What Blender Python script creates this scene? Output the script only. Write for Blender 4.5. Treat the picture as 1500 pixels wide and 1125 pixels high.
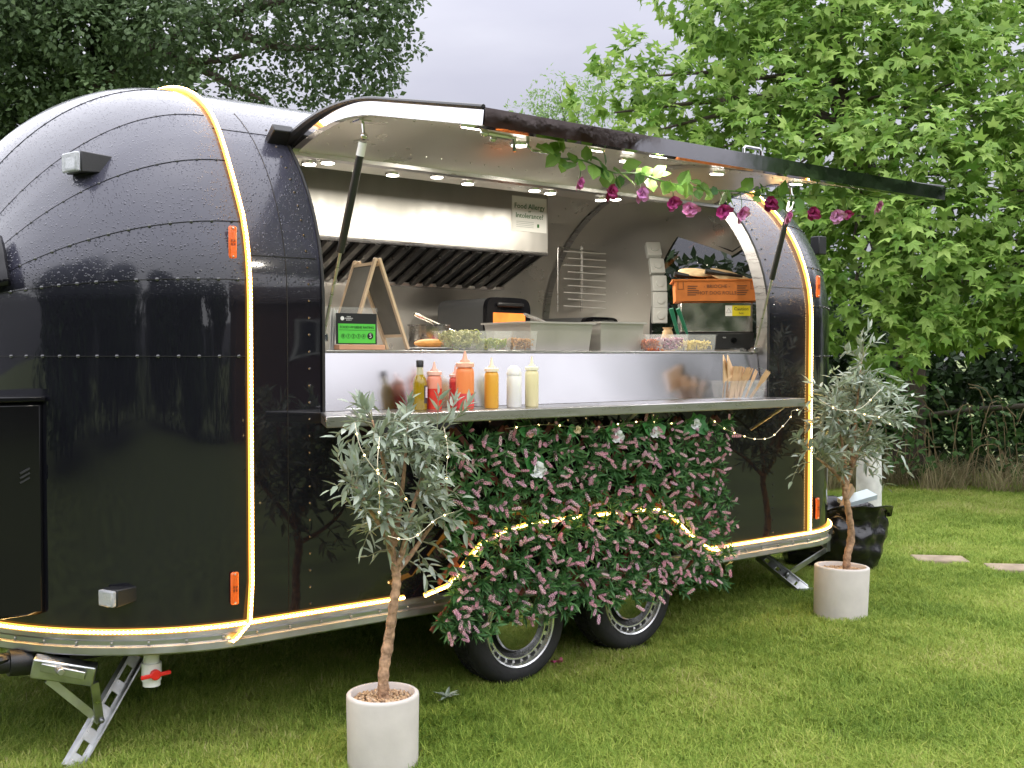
import bpy, bmesh, math, random
import numpy as np
from mathutils import Vector, Matrix, Euler, noise
PI = math.pi
R = math.radians
random.seed(7); RNG = np.random.default_rng(7)
for o in list(bpy.data.objects): bpy.data.objects.remove(o)
SC = bpy.context.scene
COL = SC.collection

# ------------------------------------------------------------------ camera
EYE = Vector((0.0, 0.0, 1.42)); FOC = 1550.0
PITCH = math.atan(40.5/FOC); YAW = -R(37.1)
cam_d = bpy.data.cameras.new('camera'); cam = bpy.data.objects.new('camera', cam_d); COL.objects.link(cam)
cam.location = EYE; cam.rotation_euler = (PI/2-PITCH, 0, YAW)
cam_d.sensor_width = 36; cam_d.sensor_fit = 'HORIZONTAL'; cam_d.lens = 36*FOC/1500
cam_d.clip_start = .05; cam_d.clip_end = 600
SC.camera = cam
SC.render.resolution_x = 1024; SC.render.resolution_y = 768

# ------------------------------------------------------------------ world: overcast daylight
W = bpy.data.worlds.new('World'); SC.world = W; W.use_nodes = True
nt = W.node_tree; nt.nodes.clear()
def wn(t, **k):
    n = nt.nodes.new(t)
    for a, b in k.items(): setattr(n, a, b)
    return n
SUN_EL, SUN_AZ = R(84), R(200)
sky = wn('ShaderNodeTexSky', sky_type='NISHITA', sun_disc=False)
sky.sun_elevation = SUN_EL; sky.sun_rotation = SUN_AZ; sky.air_density = 1.2; sky.dust_density = 4.0
hs = wn('ShaderNodeHueSaturation'); hs.inputs['Saturation'].default_value = .30
tc = wn('ShaderNodeTexCoord'); mp = wn('ShaderNodeMapping'); mp.inputs['Scale'].default_value = (1.0, 1.0, 3.0)
nz = wn('ShaderNodeTexNoise'); nz.inputs['Scale'].default_value = 2.2; nz.inputs['Detail'].default_value = 6; nz.inputs['Roughness'].default_value = .5
rp = wn('ShaderNodeValToRGB'); rp.color_ramp.elements[0].position = .3; rp.color_ramp.elements[1].position = .72
rp.color_ramp.elements[0].color = (5.8, 5.85, 7.0, 1); rp.color_ramp.elements[1].color = (8.5, 8.5, 9.4, 1)
mx = wn('ShaderNodeMix', data_type='RGBA'); mx.inputs[0].default_value = .86
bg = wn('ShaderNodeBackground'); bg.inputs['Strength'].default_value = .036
wo = wn('ShaderNodeOutputWorld')
L = nt.links.new
L(sky.outputs[0], hs.inputs['Color']); L(tc.outputs['Generated'], mp.inputs[0]); L(mp.outputs[0], nz.inputs['Vector'])
L(nz.outputs['Fac'], rp.inputs[0]); L(hs.outputs[0], mx.inputs[6]); L(rp.outputs[0], mx.inputs[7])
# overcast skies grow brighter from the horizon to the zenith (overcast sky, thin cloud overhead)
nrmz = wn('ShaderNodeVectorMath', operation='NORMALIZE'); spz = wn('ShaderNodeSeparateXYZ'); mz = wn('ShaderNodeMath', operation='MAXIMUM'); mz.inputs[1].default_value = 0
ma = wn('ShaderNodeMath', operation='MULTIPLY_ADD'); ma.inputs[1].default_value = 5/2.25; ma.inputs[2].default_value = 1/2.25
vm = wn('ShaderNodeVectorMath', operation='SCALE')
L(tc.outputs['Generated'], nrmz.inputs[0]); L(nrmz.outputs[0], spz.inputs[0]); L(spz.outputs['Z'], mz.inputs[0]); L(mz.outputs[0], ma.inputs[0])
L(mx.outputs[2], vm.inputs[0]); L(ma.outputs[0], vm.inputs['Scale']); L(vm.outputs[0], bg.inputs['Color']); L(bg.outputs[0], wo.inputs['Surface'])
# the one sun, wholly veiled: its light comes through the cloud from nearly the whole sky
sd = bpy.data.lights.new('sun', 'SUN'); sd.energy = 1.5; sd.angle = R(165); sd.color = (.97, .975, 1)
sun = bpy.data.objects.new('sun', sd); COL.objects.link(sun)
sdir = Vector((math.sin(SUN_AZ)*math.cos(SUN_EL), math.cos(SUN_AZ)*math.cos(SUN_EL), math.sin(SUN_EL)))
sun.rotation_euler = sdir.to_track_quat('Z', 'Y').to_euler(); sun.location = (0, -6, 12)
SC.view_settings.view_transform = 'Standard'; SC.view_settings.look = 'None'
SC.view_settings.exposure = 1.75; SC.view_settings.gamma = 1; SC.view_settings.use_curve_mapping = False
SC.render.engine = 'CYCLES'
SC.cycles.max_bounces = 8; SC.cycles.transparent_max_bounces = 12

# ------------------------------------------------------------------ where things stand: sight lines measured on the photo
_fl = Vector((math.sin(-YAW), math.cos(-YAW), 0)); _rt = Vector((math.cos(-YAW), -math.sin(-YAW), 0)); _up = Vector((0, 0, 1))
_fw = _fl*math.cos(PITCH)-_up*math.sin(PITCH); _cu = _up*math.cos(PITCH)+_fl*math.sin(PITCH)
def ray(px, py): return _rt*(px-750)+_cu*(562.5-py)+_fw*FOC
def atY(px, py, y): d = ray(px, py); return EYE+d*(y/d.y)
def atX(px, py, x): d = ray(px, py); return EYE+d*(x/d.x)
def atZ(px, py, z): d = ray(px, py); return EYE+d*((z-EYE.z)/d.z)
def atD(px, py, dep): d = ray(px, py); return EYE+d*(dep/d.dot(_fl))

# ------------------------------------------------------------------ mesh helpers
class MB:
    def __init__(s): s.v = []; s.f = []
    def add(s, vs, fs):
        b = len(s.v); s.v += [tuple(p) for p in vs]; s.f += [tuple(i+b for i in f) for f in fs]; return s
    def box(s, c, d, rot=None):
        c = Vector(c); h = Vector(d)*.5; m = rot if rot else Matrix.Identity(3)
        vs = [c+m@Vector((x*h.x, y*h.y, z*h.z)) for z in (-1, 1) for y in (-1, 1) for x in (-1, 1)]
        return s.add(vs, [(0,2,3,1),(4,5,7,6),(0,1,5,4),(2,6,7,3),(0,4,6,2),(1,3,7,5)])
    def bx(s, x0, x1, y0, y1, z0, z1): return s.box(((x0+x1)/2, (y0+y1)/2, (z0+z1)/2), (x1-x0, y1-y0, z1-z0))
    def tube(s, path, r, n=8, caps=True, closed=False):
        P = [Vector(p) for p in path]; k = len(P); rr = r if isinstance(r, (list, tuple)) else [r]*k
        vs = []; prev = None
        for i, p in enumerate(P):
            if closed: t = P[(i+1) % k]-P[i-1]
            else: t = (P[min(i+1, k-1)]-P[max(i-1, 0)])
            if t.length < 1e-9: t = Vector((0, 0, 1))
            t.normalize()
            if prev is None:
                a = Vector((0, 0, 1)) if abs(t.z) < .9 else Vector((1, 0, 0)); u = t.cross(a).normalized()
            else:
                u = (prev-t*prev.dot(t))
                u = u.normalized() if u.length > 1e-6 else t.orthogonal().normalized()
            prev = u; w = t.cross(u)
            vs += [p+(u*math.cos(2*PI*j/n)+w*math.sin(2*PI*j/n))*rr[i] for j in range(n)]
        fs = []
        for i in range(k if closed else k-1):
            a = i*n; b = ((i+1) % k)*n
            fs += [(a+j, a+(j+1) % n, b+(j+1) % n, b+j) for j in range(n)]
        if caps and not closed: fs += [tuple(range(n))[::-1], tuple((k-1)*n+j for j in range(n))]
        return s.add(vs, fs)
    def cyl(s, a, b, r0, r1=None, n=16): return s.tube([a, b], [r0, r0 if r1 is None else r1], n)
    def lathe(s, prof, c=(0,0,0), n=24, ax='Z', capb=True, capt=True):
        c = Vector(c); vs = []
        for r, z in prof:
            for j in range(n):
                a = 2*PI*j/n; x, y = r*math.cos(a), r*math.sin(a)
                q = (x, y, z) if ax == 'Z' else ((x, -z, y) if ax == 'Y' else (z, x, y))
                vs.append(c+Vector(q))
        fs = []
        for i in range(len(prof)-1):
            fs += [(i*n+j, i*n+(j+1) % n, (i+1)*n+(j+1) % n, (i+1)*n+j) for j in range(n)]
        if capb: fs.append(tuple(range(n))[::-1])
        if capt: fs.append(tuple((len(prof)-1)*n+j for j in range(n)))
        return s.add(vs, fs)
    def prism(s, poly, off):        # poly: 3D points of one face, off: vector of thickness
        n = len(poly); off = Vector(off); P = [Vector(p) for p in poly]
        return s.add(P+[p+off for p in P], [tuple(range(n))[::-1], tuple(range(n, 2*n))]+[(i, (i+1) % n, n+(i+1) % n, n+i) for i in range(n)])
    def grid(s, rows, flip=False, skip=None):
        n = len(rows[0]); vs = [p for r in rows for p in r]; fs = []
        for i in range(len(rows)-1):
            for j in range(n-1):
                if skip and skip(i, j): continue
                q = (i*n+j, i*n+j+1, (i+1)*n+j+1, (i+1)*n+j)
                fs.append(q[::-1] if flip else q)
        return s.add(vs, fs)
    def ball(s, c, r, n=8, m=5, sq=(1,1,1)):
        c = Vector(c); prof = [(math.sin(PI*i/m), -math.cos(PI*i/m)) for i in range(1, m)]
        b = len(s.v); vs = [c+Vector((0, 0, -r*sq[2]))]
        for pr, pz in prof:
            for j in range(n):
                a = 2*PI*j/n; vs.append(c+Vector((pr*math.cos(a)*r*sq[0], pr*math.sin(a)*r*sq[1], pz*r*sq[2])))
        vs.append(c+Vector((0, 0, r*sq[2]))); fs = []
        for j in range(n): fs.append((0, 1+(j+1) % n, 1+j))
        for i in range(m-2):
            fs += [(1+i*n+j, 1+i*n+(j+1) % n, 1+(i+1)*n+(j+1) % n, 1+(i+1)*n+j) for j in range(n)]
        t = len(vs)-1; q = 1+(m-2)*n
        for j in range(n): fs.append((q+j, q+(j+1) % n, t))
        return s.add(vs, fs)
    def build(s, name, mat, parent=None, smooth=True, bevel=0, ang=40, kind=None, segs=2):
        me = bpy.data.meshes.new(name)
        off = Vector(parent['_o']) if parent is not None and '_o' in parent else Vector((0,0,0))
        me.from_pydata([tuple(Vector(p)-off) for p in s.v], [], s.f); me.update()
        if mat is not None: me.materials.append(mat)
        if smooth:
            me.polygons.foreach_set('use_smooth', [True]*len(me.polygons)); me.set_sharp_from_angle(angle=R(ang))
        o = bpy.data.objects.new(name, me); COL.objects.link(o)
        if parent is not None:
            o.parent = parent; 
            if '_o' in parent: o['_o'] = list(off)
        if bevel:
            b = o.modifiers.new('bevel', 'BEVEL'); b.width = bevel; b.segments = segs; b.limit_method = 'ANGLE'; b.angle_limit = R(35)
            b.harden_normals = False
        if kind: o['kind'] = kind
        return o
def thing(name, loc, label, cat, group=None):
    o = bpy.data.objects.new(name, None); COL.objects.link(o); o.location = loc; o['_o'] = list(loc); o.empty_display_size = .1
    o['label'] = label; o['category'] = cat
    if group: o['group'] = group
    return o
def tag(o, label, cat, group=None):
    o['label'] = label; o['category'] = cat
    if group: o['group'] = group
    return o
def origin_to(o, loc):            # move a single-mesh thing's origin to its base
    loc = Vector(loc); o.data.transform(Matrix.Translation(-loc)); o.location = loc; return o
def fast_mesh(name, V, F, mat, parent=None, rnd=None, smooth=False, kind=None):
    me = bpy.data.meshes.new(name); V = np.asarray(V, np.float32); F = np.asarray(F, np.int32); k = F.shape[1]
    if parent is not None and '_o' in parent: V = V-np.array(parent['_o'], np.float32)
    me.vertices.add(len(V)); me.vertices.foreach_set('co', V.ravel())
    me.loops.add(F.size); me.loops.foreach_set('vertex_index', F.ravel())
    me.polygons.add(len(F)); me.polygons.foreach_set('loop_start', np.arange(0, F.size, k, dtype=np.int32))
    me.update(calc_edges=True)
    if smooth: me.polygons.foreach_set('use_smooth', np.ones(len(F), bool))
    if rnd is not None:
        a = me.attributes.new('rnd', 'FLOAT', 'POINT'); a.data.foreach_set('value', np.asarray(rnd, np.float32))
    me.materials.append(mat); me.validate()
    o = bpy.data.objects.new(name, me); COL.objects.link(o)
    if parent is not None: o.parent = parent
    if kind: o['kind'] = kind
    return o
def scatter(name, tv, tf, Ms, T, mat, parent=None, smooth=False, kind=None, rnd=None):
    tv = np.asarray(tv, float); tf = np.asarray(tf, int); N = len(T)
    V = np.einsum('nij,kj->nki', Ms, tv)+T[:, None, :]
    F = tf[None]+(np.arange(N)*len(tv))[:, None, None]
    rn = RNG.random(N) if rnd is None else rnd
    return fast_mesh(name, V.reshape(-1, 3), F.reshape(-1, tf.shape[1]), mat, parent, np.repeat(rn, len(tv)), smooth, kind)
def frames(nrm, up=None, roll=None):
    # columns: x = blade direction projected, y, z = normal ; nrm (N,3) leaf direction (tip), random roll
    d = nrm/np.linalg.norm(nrm, axis=1, keepdims=True)
    a = np.tile(np.array([0, 0, 1.]), (len(d), 1)) if up is None else up
    a = a+RNG.normal(0, .05, a.shape)
    y = np.cross(a, d); y /= np.linalg.norm(y, axis=1, keepdims=True)+1e-9
    z = np.cross(d, y)
    if roll is not None:
        c = np.cos(roll)[:, None]; s_ = np.sin(roll)[:, None]; y, z = y*c+z*s_, -y*s_+z*c
    return np.stack([d, y, z], axis=2)
def leaf_parts(name, tv, tf, Ms, T, mat, parent, nparts, score, smooth=False, restname=None):
    # the nparts that show largest become parts of their own that share one mesh, the rest is one part
    order = np.argsort(score); idx = order[:nparts]; rest = order[nparts:]
    me = bpy.data.meshes.new(name); me.from_pydata([tuple(p) for p in tv], [], [tuple(int(i) for i in f) for f in tf]); me.materials.append(mat); me.update()
    if smooth: me.polygons.foreach_set('use_smooth', [True]*len(me.polygons))
    off = np.array(parent['_o']) if '_o' in parent else np.zeros(3)
    for i in idx:
        o = bpy.data.objects.new(name, me); COL.objects.link(o); o.parent = parent
        m = Matrix.Identity(4)
        for r in range(3):
            for c in range(3): m[r][c] = float(Ms[i][r, c])
            m[r][3] = float(T[i][r]-off[r])
        o.matrix_local = m
    if len(rest): scatter(restname or name+'_mass', tv, tf, Ms[rest], T[rest], mat, parent, smooth, kind='stuff')
def text(body, size, loc, rot, mat, parent, name='lettering', align='CENTER', ext=.0006, sx=1.0):
    c = bpy.data.curves.new(name, 'FONT'); c.body = body; c.size = size; c.align_x = align; c.align_y = 'CENTER'; c.extrude = ext; c.resolution_u = 2
    t = bpy.data.objects.new('tmp', c); COL.objects.link(t)
    dg = bpy.context.evaluated_depsgraph_get(); me = bpy.data.meshes.new_from_object(t.evaluated_get(dg)); bpy.data.objects.remove(t)
    m = Matrix.Translation(Vector(loc))@rot.to_4x4()@Matrix.Diagonal((sx, 1, 1, 1))
    me.transform(m)
    off = Vector(parent['_o']) if '_o' in parent else Vector((0,0,0))
    me.transform(Matrix.Translation(-off)); me.materials.clear(); me.materials.append(mat)
    o = bpy.data.objects.new(name, me); COL.objects.link(o); o.parent = parent; return o
FACE = Matrix(((1,0,0),(0,0,-1),(0,1,0)))     # text standing upright, read from -Y

# ------------------------------------------------------------------ materials
MATS = {}
def M(name, col, rough=.5, metal=0.0, var=0.0, vscale=8.0, bump=0.0, bscale=60.0, ior=1.5, rvar=0.0, stretch=None, trans=0.0, sub=0.0, emis=None, estr=0.0, rnd=None, alpha=1.0, coat=0.0, aniso=0.0):
    m = bpy.data.materials.new(name); m.use_nodes = True; t = m.node_tree; b = t.nodes['Principled BSDF']
    b.inputs['Base Color'].default_value = (*col, 1); b.inputs['Roughness'].default_value = rough; b.inputs['Metallic'].default_value = metal
    b.inputs['IOR'].default_value = ior; b.inputs['Transmission Weight'].default_value = trans; b.inputs['Coat Weight'].default_value = coat
    b.inputs['Anisotropic'].default_value = aniso
    if sub: b.inputs['Subsurface Weight'].default_value = sub; b.inputs['Subsurface Radius'].default_value = (.02, .02, .01)
    if emis: b.inputs['Emission Color'].default_value = (*emis, 1); b.inputs['Emission Strength'].default_value = estr
    if alpha < 1: b.inputs['Alpha'].default_value = alpha
    def node(ty, **k):
        n = t.nodes.new(ty)
        for a, c in k.items(): setattr(n, a, c)
        return n
    m['_'] = 0
    if var or bump or rvar:
        tc = node('ShaderNodeTexCoord'); mp = node('ShaderNodeMapping')
        if stretch: mp.inputs['Scale'].default_value = stretch
        t.links.new(tc.outputs['Object'], mp.inputs[0])
    src = None
    if rnd:      # per leaf colour, second colour
        at = node('ShaderNodeAttribute', attribute_name='rnd'); oi = node('ShaderNodeObjectInfo'); ad = node('ShaderNodeMath', operation='ADD'); fr = node('ShaderNodeMath', operation='FRACT')
        t.links.new(at.outputs['Fac'], ad.inputs[0]); t.links.new(oi.outputs['Random'], ad.inputs[1]); t.links.new(ad.outputs[0], fr.inputs[0])
        cr = node('ShaderNodeValToRGB'); e = cr.color_ramp.elements
        e[0].color = (*col, 1); e[1].color = (*rnd[-1], 1); e[1].position = 1
        for k, c in enumerate(rnd[:-1]):
            x = e.new((k+1)/len(rnd)); x.color = (*c, 1)
        t.links.new(fr.outputs[0], cr.inputs[0]); src = cr.outputs[0]
        t.links.new(src, b.inputs['Base Color'])
    if var:
        n = node('ShaderNodeTexNoise'); n.inputs['Scale'].default_value = vscale; n.inputs['Detail'].default_value = 5
        t.links.new(mp.outputs[0], n.inputs['Vector'])
        mr = node('ShaderNodeMapRange'); mr.inputs[1].default_value = .3; mr.inputs[2].default_value = .7; mr.inputs[3].default_value = 1-var; mr.inputs[4].default_value = 1+var
        t.links.new(n.outputs['Fac'], mr.inputs[0])
        mu = node('ShaderNodeMix', data_type='RGBA', blend_type='MULTIPLY'); mu.inputs[0].default_value = 1
        mu.inputs[6].default_value = (*col, 1)
        if src: t.links.new(src, mu.inputs[6])
        t.links.new(mr.outputs[0], mu.inputs[7]); t.links.new(mu.outputs[2], b.inputs['Base Color'])
    if rvar:
        n = node('ShaderNodeTexNoise'); n.inputs['Scale'].default_value = vscale*1.7; n.inputs['Detail'].default_value = 4
        t.links.new(mp.outputs[0], n.inputs['Vector'])
        mr = node('ShaderNodeMapRange'); mr.inputs[1].default_value = .3; mr.inputs[2].default_value = .7; mr.inputs[3].default_value = max(rough-rvar, .02); mr.inputs[4].default_value = rough+rvar
        t.links.new(n.outputs['Fac'], mr.inputs[0]); t.links.new(mr.outputs[0], b.inputs['Roughness'])
    if bump:
        n = node('ShaderNodeTexNoise'); n.inputs['Scale'].default_value = bscale; n.inputs['Detail'].default_value = 4
        t.links.new(mp.outputs[0], n.inputs['Vector'])
        bn = node('ShaderNodeBump'); bn.inputs['Strength'].default_value = bump; bn.inputs['Distance'].default_value = .01
        t.links.new(n.outputs['Fac'], bn.inputs['Height']); t.links.new(bn.outputs[0], b.inputs['Normal'])
    MATS[name] = m; return m
def leafmat(name, cols, rough=.45, tr=.35):
    m = M(name, cols[0], rough, rnd=list(cols[1:])); t = m.node_tree; b = t.nodes['Principled BSDF']; out = t.nodes['Material Output']
    tl = t.nodes.new('ShaderNodeBsdfTranslucent'); mxs = t.nodes.new('ShaderNodeMixShader'); mxs.inputs[0].default_value = tr
    src = b.inputs['Base Color'].links[0].from_socket; t.links.new(src, tl.inputs[0]); b.inputs['Specular IOR Level'].default_value = .22
    t.links.new(b.outputs[0], mxs.inputs[1]); t.links.new(tl.outputs[0], mxs.inputs[2]); t.links.new(mxs.outputs[0], out.inputs[0]); return m
# ================================================================== ground
def sstep(a, b, x): t = np.clip((np.asarray(x, float)-a)/(b-a), 0, 1); return t*t*(3-2*t)
def gz(x, y): return .10*sstep(2.6, 4.7, x)+.012*np.sin(np.asarray(x)*1.7+.5)*np.sin(np.asarray(y)*1.3)*sstep(2, 4, np.asarray(y)*0+3)
def gzf(x, y): return float(gz(x, y))
def soil_mat():
    m = M('lawn_soil', (.11, .14, .035), .95, var=.35, vscale=3, bump=.6, bscale=90); return m
ax_ = np.concatenate([[-300, -120, -50, -25, -14], np.arange(-9, 17, .35), [19, 24, 32, 60, 140, 300]])
ay_ = np.concatenate([[-300, -120, -50, -28, -16], np.arange(-10, 18, .35), [20, 26, 34, 60, 140, 300]])
gx, gy = np.meshgrid(ax_, ay_); V = np.stack([gx, gy, gz(gx, gy)], -1).reshape(-1, 3); n_ = len(ax_)
F = [(j*n_+i, j*n_+i+1, (j+1)*n_+i+1, (j+1)*n_+i) for j in range(len(ay_)-1) for i in range(n_-1)]
lawn = fast_mesh('lawn', V, F, soil_mat(), smooth=True); lawn['kind'] = 'structure'; lawn['label'] = 'short green lawn with dry patches under the trailer and pots'

# ================================================================== trailer body
XF, XR, YC, HW = 1.518, 4.673, 4.70, 1.15      # front and rear ends of the straight part, centre line, half width
ZB, ZS, ZT, ZP = .41, 1.62, .94, 1.42          # bottom, spring line, roof rise, where the caps start to dome
AF, AR = .87, .75
OX0, OX1, OZ = 1.81, 4.325, 1.165              # serving opening
TH = R(41.5)                                    # hinge angle on the roof curve
def profile(inset=0.0, nt=40):
    w = HW-inset; zt = ZT-inset
    zs = [ZB+inset*.6, .475, .62, .9, OZ, 1.30, 1.42, 1.52]
    near = [(-w, z) for z in zs]
    ts = sorted(set([i*PI/nt for i in range(nt+1)]+[TH, PI-TH]))
    arc = [(-w*math.cos(t), ZS+zt*math.sin(t)) for t in ts]
    return near+arc+[(w, z) for z in zs[::-1]]
PRO = profile(); IZO = 4; IZH = next(i for i, p in enumerate(PRO) if abs(p[0]+HW*math.cos(TH)) < 1e-6)
def e_front(z): return float(np.interp(z, [1.42, 1.69, 1.9, 2.14, 2.34, 2.56], [.05, .39, 1.0, 1.24, 1.28, .95]))
def s_rear(ph): return .72+.28*math.cos(ph)
def cap_pt(end, ph, d, z, off=0.0):
    a, x0, sg = (AF, XF, -1) if end == 'f' else (AR, XR, 1)
    k = max(math.cos(ph), 0)**e_front(z) if end == 'f' else s_rear(ph); zz = z if z < ZP else ZP+(z-ZP)*k
    return Vector((x0+sg*(a+off)*math.sin(ph), YC+d*math.cos(ph), zz))
def body_paint():
    m = M('black_gloss_paint', (.006, .006, .009), .035, ior=1.5, coat=1.0); t = m.node_tree; b = t.nodes['Principled BSDF']
    N = lambda ty, **k: (lambda n: ([setattr(n, a, c) for a, c in k.items()], n)[1])(t.nodes.new(ty))
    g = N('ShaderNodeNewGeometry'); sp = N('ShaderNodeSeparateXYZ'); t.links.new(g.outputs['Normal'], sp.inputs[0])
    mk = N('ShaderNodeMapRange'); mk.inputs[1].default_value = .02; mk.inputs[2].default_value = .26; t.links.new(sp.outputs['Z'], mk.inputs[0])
    tc = N('ShaderNodeTexCoord')
    hs_ = []
    for sc, th in ((75, .27), (130, .30)):
        v = N('ShaderNodeTexVoronoi', feature='F1'); v.inputs['Scale'].default_value = sc; v.inputs['Randomness'].default_value = 1; t.links.new(tc.outputs['Object'], v.inputs['Vector'])
        wv = N('ShaderNodeSeparateColor'); t.links.new(v.outputs['Color'], wv.inputs[0])
        r_ = N('ShaderNodeMath', operation='MULTIPLY'); r_.inputs[1].default_value = th*1.6; t.links.new(wv.outputs[0], r_.inputs[0])
        d_ = N('ShaderNodeMath', operation='DIVIDE'); t.links.new(v.outputs['Distance'], d_.inputs[0]); t.links.new(r_.outputs[0], d_.inputs[1])
        e_ = N('ShaderNodeMapRange', interpolation_type='SMOOTHSTEP'); e_.inputs[1].default_value = 1; e_.inputs[2].default_value = .3; t.links.new(d_.outputs[0], e_.inputs[0]); hs_.append(e_)
    mxm = N('ShaderNodeMath', operation='MAXIMUM'); t.links.new(hs_[0].outputs[0], mxm.inputs[0]); t.links.new(hs_[1].outputs[0], mxm.inputs[1])
    mu = N('ShaderNodeMath', operation='MULTIPLY'); t.links.new(mxm.outputs[0], mu.inputs[0]); t.links.new(mk.outputs[0], mu.inputs[1])
    bn = N('ShaderNodeBump'); bn.inputs['Strength'].default_value = .55; bn.inputs['Distance'].default_value = .004; t.links.new(mu.outputs[0], bn.inputs['Height'])
    # slight oil-canning of the sheet
    nz2 = N('ShaderNodeTexNoise'); nz2.inputs['Scale'].default_value = 2.0; nz2.inputs['Detail'].default_value = 1; t.links.new(tc.outputs['Object'], nz2.inputs['Vector'])
    b2 = N('ShaderNodeBump'); b2.inputs['Strength'].default_value = .2; b2.inputs['Distance'].default_value = .05; t.links.new(nz2.outputs['Fac'], b2.inputs['Height']); t.links.new(bn.outputs[0], b2.inputs['Normal'])
    t.links.new(b2.outputs[0], b.inputs['Normal'])
    # film of rain lifts roughness on the upward faces, streaks of dust lower down
    nz3 = N('ShaderNodeTexNoise'); nz3.inputs['Scale'].default_value = 14; mp3 = N('ShaderNodeMapping'); mp3.inputs['Scale'].default_value = (1, 1, .12); t.links.new(tc.outputs['Object'], mp3.inputs[0]); t.links.new(mp3.outputs[0], nz3.inputs['Vector'])
    mr3 = N('ShaderNodeMapRange'); mr3.inputs[1].default_value = .35; mr3.inputs[2].default_value = .75; mr3.inputs[3].default_value = .025; mr3.inputs[4].default_value = .07; t.links.new(nz3.outputs['Fac'], mr3.inputs[0])
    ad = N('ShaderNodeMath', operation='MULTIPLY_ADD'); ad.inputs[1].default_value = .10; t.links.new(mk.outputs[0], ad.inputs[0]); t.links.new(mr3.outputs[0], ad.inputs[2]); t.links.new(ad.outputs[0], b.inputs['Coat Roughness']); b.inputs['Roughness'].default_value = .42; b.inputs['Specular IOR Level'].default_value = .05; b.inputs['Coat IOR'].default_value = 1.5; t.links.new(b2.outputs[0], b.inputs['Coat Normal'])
    # sky sheen painted as paler, bluish base colour on the drizzle-wet upward faces
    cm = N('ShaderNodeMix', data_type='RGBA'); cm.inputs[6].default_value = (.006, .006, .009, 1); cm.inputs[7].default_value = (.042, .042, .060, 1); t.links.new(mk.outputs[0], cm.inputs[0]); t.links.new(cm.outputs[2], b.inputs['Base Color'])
    return m
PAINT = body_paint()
BLACK = M('black_plastic', (.012, .012, .013), .38, bump=.1, bscale=200)
GLOSSB = M('gloss_black', (.006, .006, .007), .10, ior=1.33)
RUBBER = M('seal_rubber', (.012, .012, .012), .6)
STEEL = M('brushed_steel', (.42, .41, .385), .42, .92, var=.04, vscale=2, rvar=.05, bump=.012, bscale=40, stretch=(6, 1, .4), aniso=.3)
STEELC = M('counter_steel', (.45, .44, .44), .30, 1, var=.08, vscale=4, rvar=.05, bump=.02, bscale=160, stretch=(1, 1, 10))
LINING = M('lining_steel', (.66, .63, .58), .31, .78, var=.06, vscale=2.2, rvar=.05, bump=.015, bscale=5)
CHROME = M('polished_rim', (.60, .59, .60), .06, 1, rvar=.03, bump=.06, bscale=6)
ALU = M('aluminium_rail', (.46, .46, .47), .38, 1, var=.12, vscale=10, rvar=.08)
GALV = M('galvanised_steel', (.52, .53, .53), .36, 1, var=.2, vscale=16, rvar=.1)
DARKM = M('chassis_black', (.015, .015, .016), .6, var=.3)
LEDM = M('led_rope', (.9, .8, .6), .4, emis=(1.0, .62, .22), estr=10)
LEDH = M('led_halo', (.22, .09, .012), .4, emis=(1.0, .43, .06), estr=.95)  # emissive amber stands in for the halo round the diodes
AMBER = M('amber_lens', (.75, .13, .02), .2, bump=.2, bscale=140, emis=None)
CLEARL = M('clear_lens', (.85, .87, .9), .12, trans=.6, ior=1.45, bump=.3, bscale=120)
GLASS = M('window_glass', (.012, .014, .014), .03, alpha=.72, ior=1.5)

trailer = thing('food_trailer', (3.1, 4.7, 0), 'glossy black rounded catering trailer with raised serving hatch and steel kitchen', 'food trailer')
T = trailer
def full_sec(x, pts): return [Vector((x, YC+d, z)) for d, z in pts]
# outer skin, in the panels the seams show
def skin(name, xs, pts, i0, i1, mat=PAINT, flip=False):
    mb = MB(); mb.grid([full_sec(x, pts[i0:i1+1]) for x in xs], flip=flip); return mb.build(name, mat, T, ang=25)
NPR = len(PRO)-1
skin('side_panel', np.linspace(XF, OX0, 4), PRO, 0, NPR)
skin('side_panel', np.linspace(OX1, XR, 4), PRO, 0, NPR)
skin('side_panel', np.linspace(OX0, OX1, 12), PRO, 0, IZO)
skin('roof_panel', np.linspace(OX0, OX1, 12), PRO, IZH, NPR)
NPH = 28
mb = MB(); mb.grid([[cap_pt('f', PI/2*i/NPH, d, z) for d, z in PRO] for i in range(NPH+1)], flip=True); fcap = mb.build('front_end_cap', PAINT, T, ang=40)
# rear window opening is left out of the rear cap, outside and inside
WJ0, WJ1, WI0 = 7, next(i for i, p in enumerate(PRO) if p[1] > 2.36), 17
def winskip(pts):
    n = len(pts)-1
    return lambda i, j: i >= WI0 and (WJ0 <= j < WJ1 or WJ0 <= n-1-j < WJ1)
mb = MB(); mb.grid([[cap_pt('r', PI/2*i/NPH, d, z) for d, z in PRO] for i in range(NPH+1)], skip=winskip(PRO)); rcap = mb.build('rear_end_cap', PAINT, T, ang=40)
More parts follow.
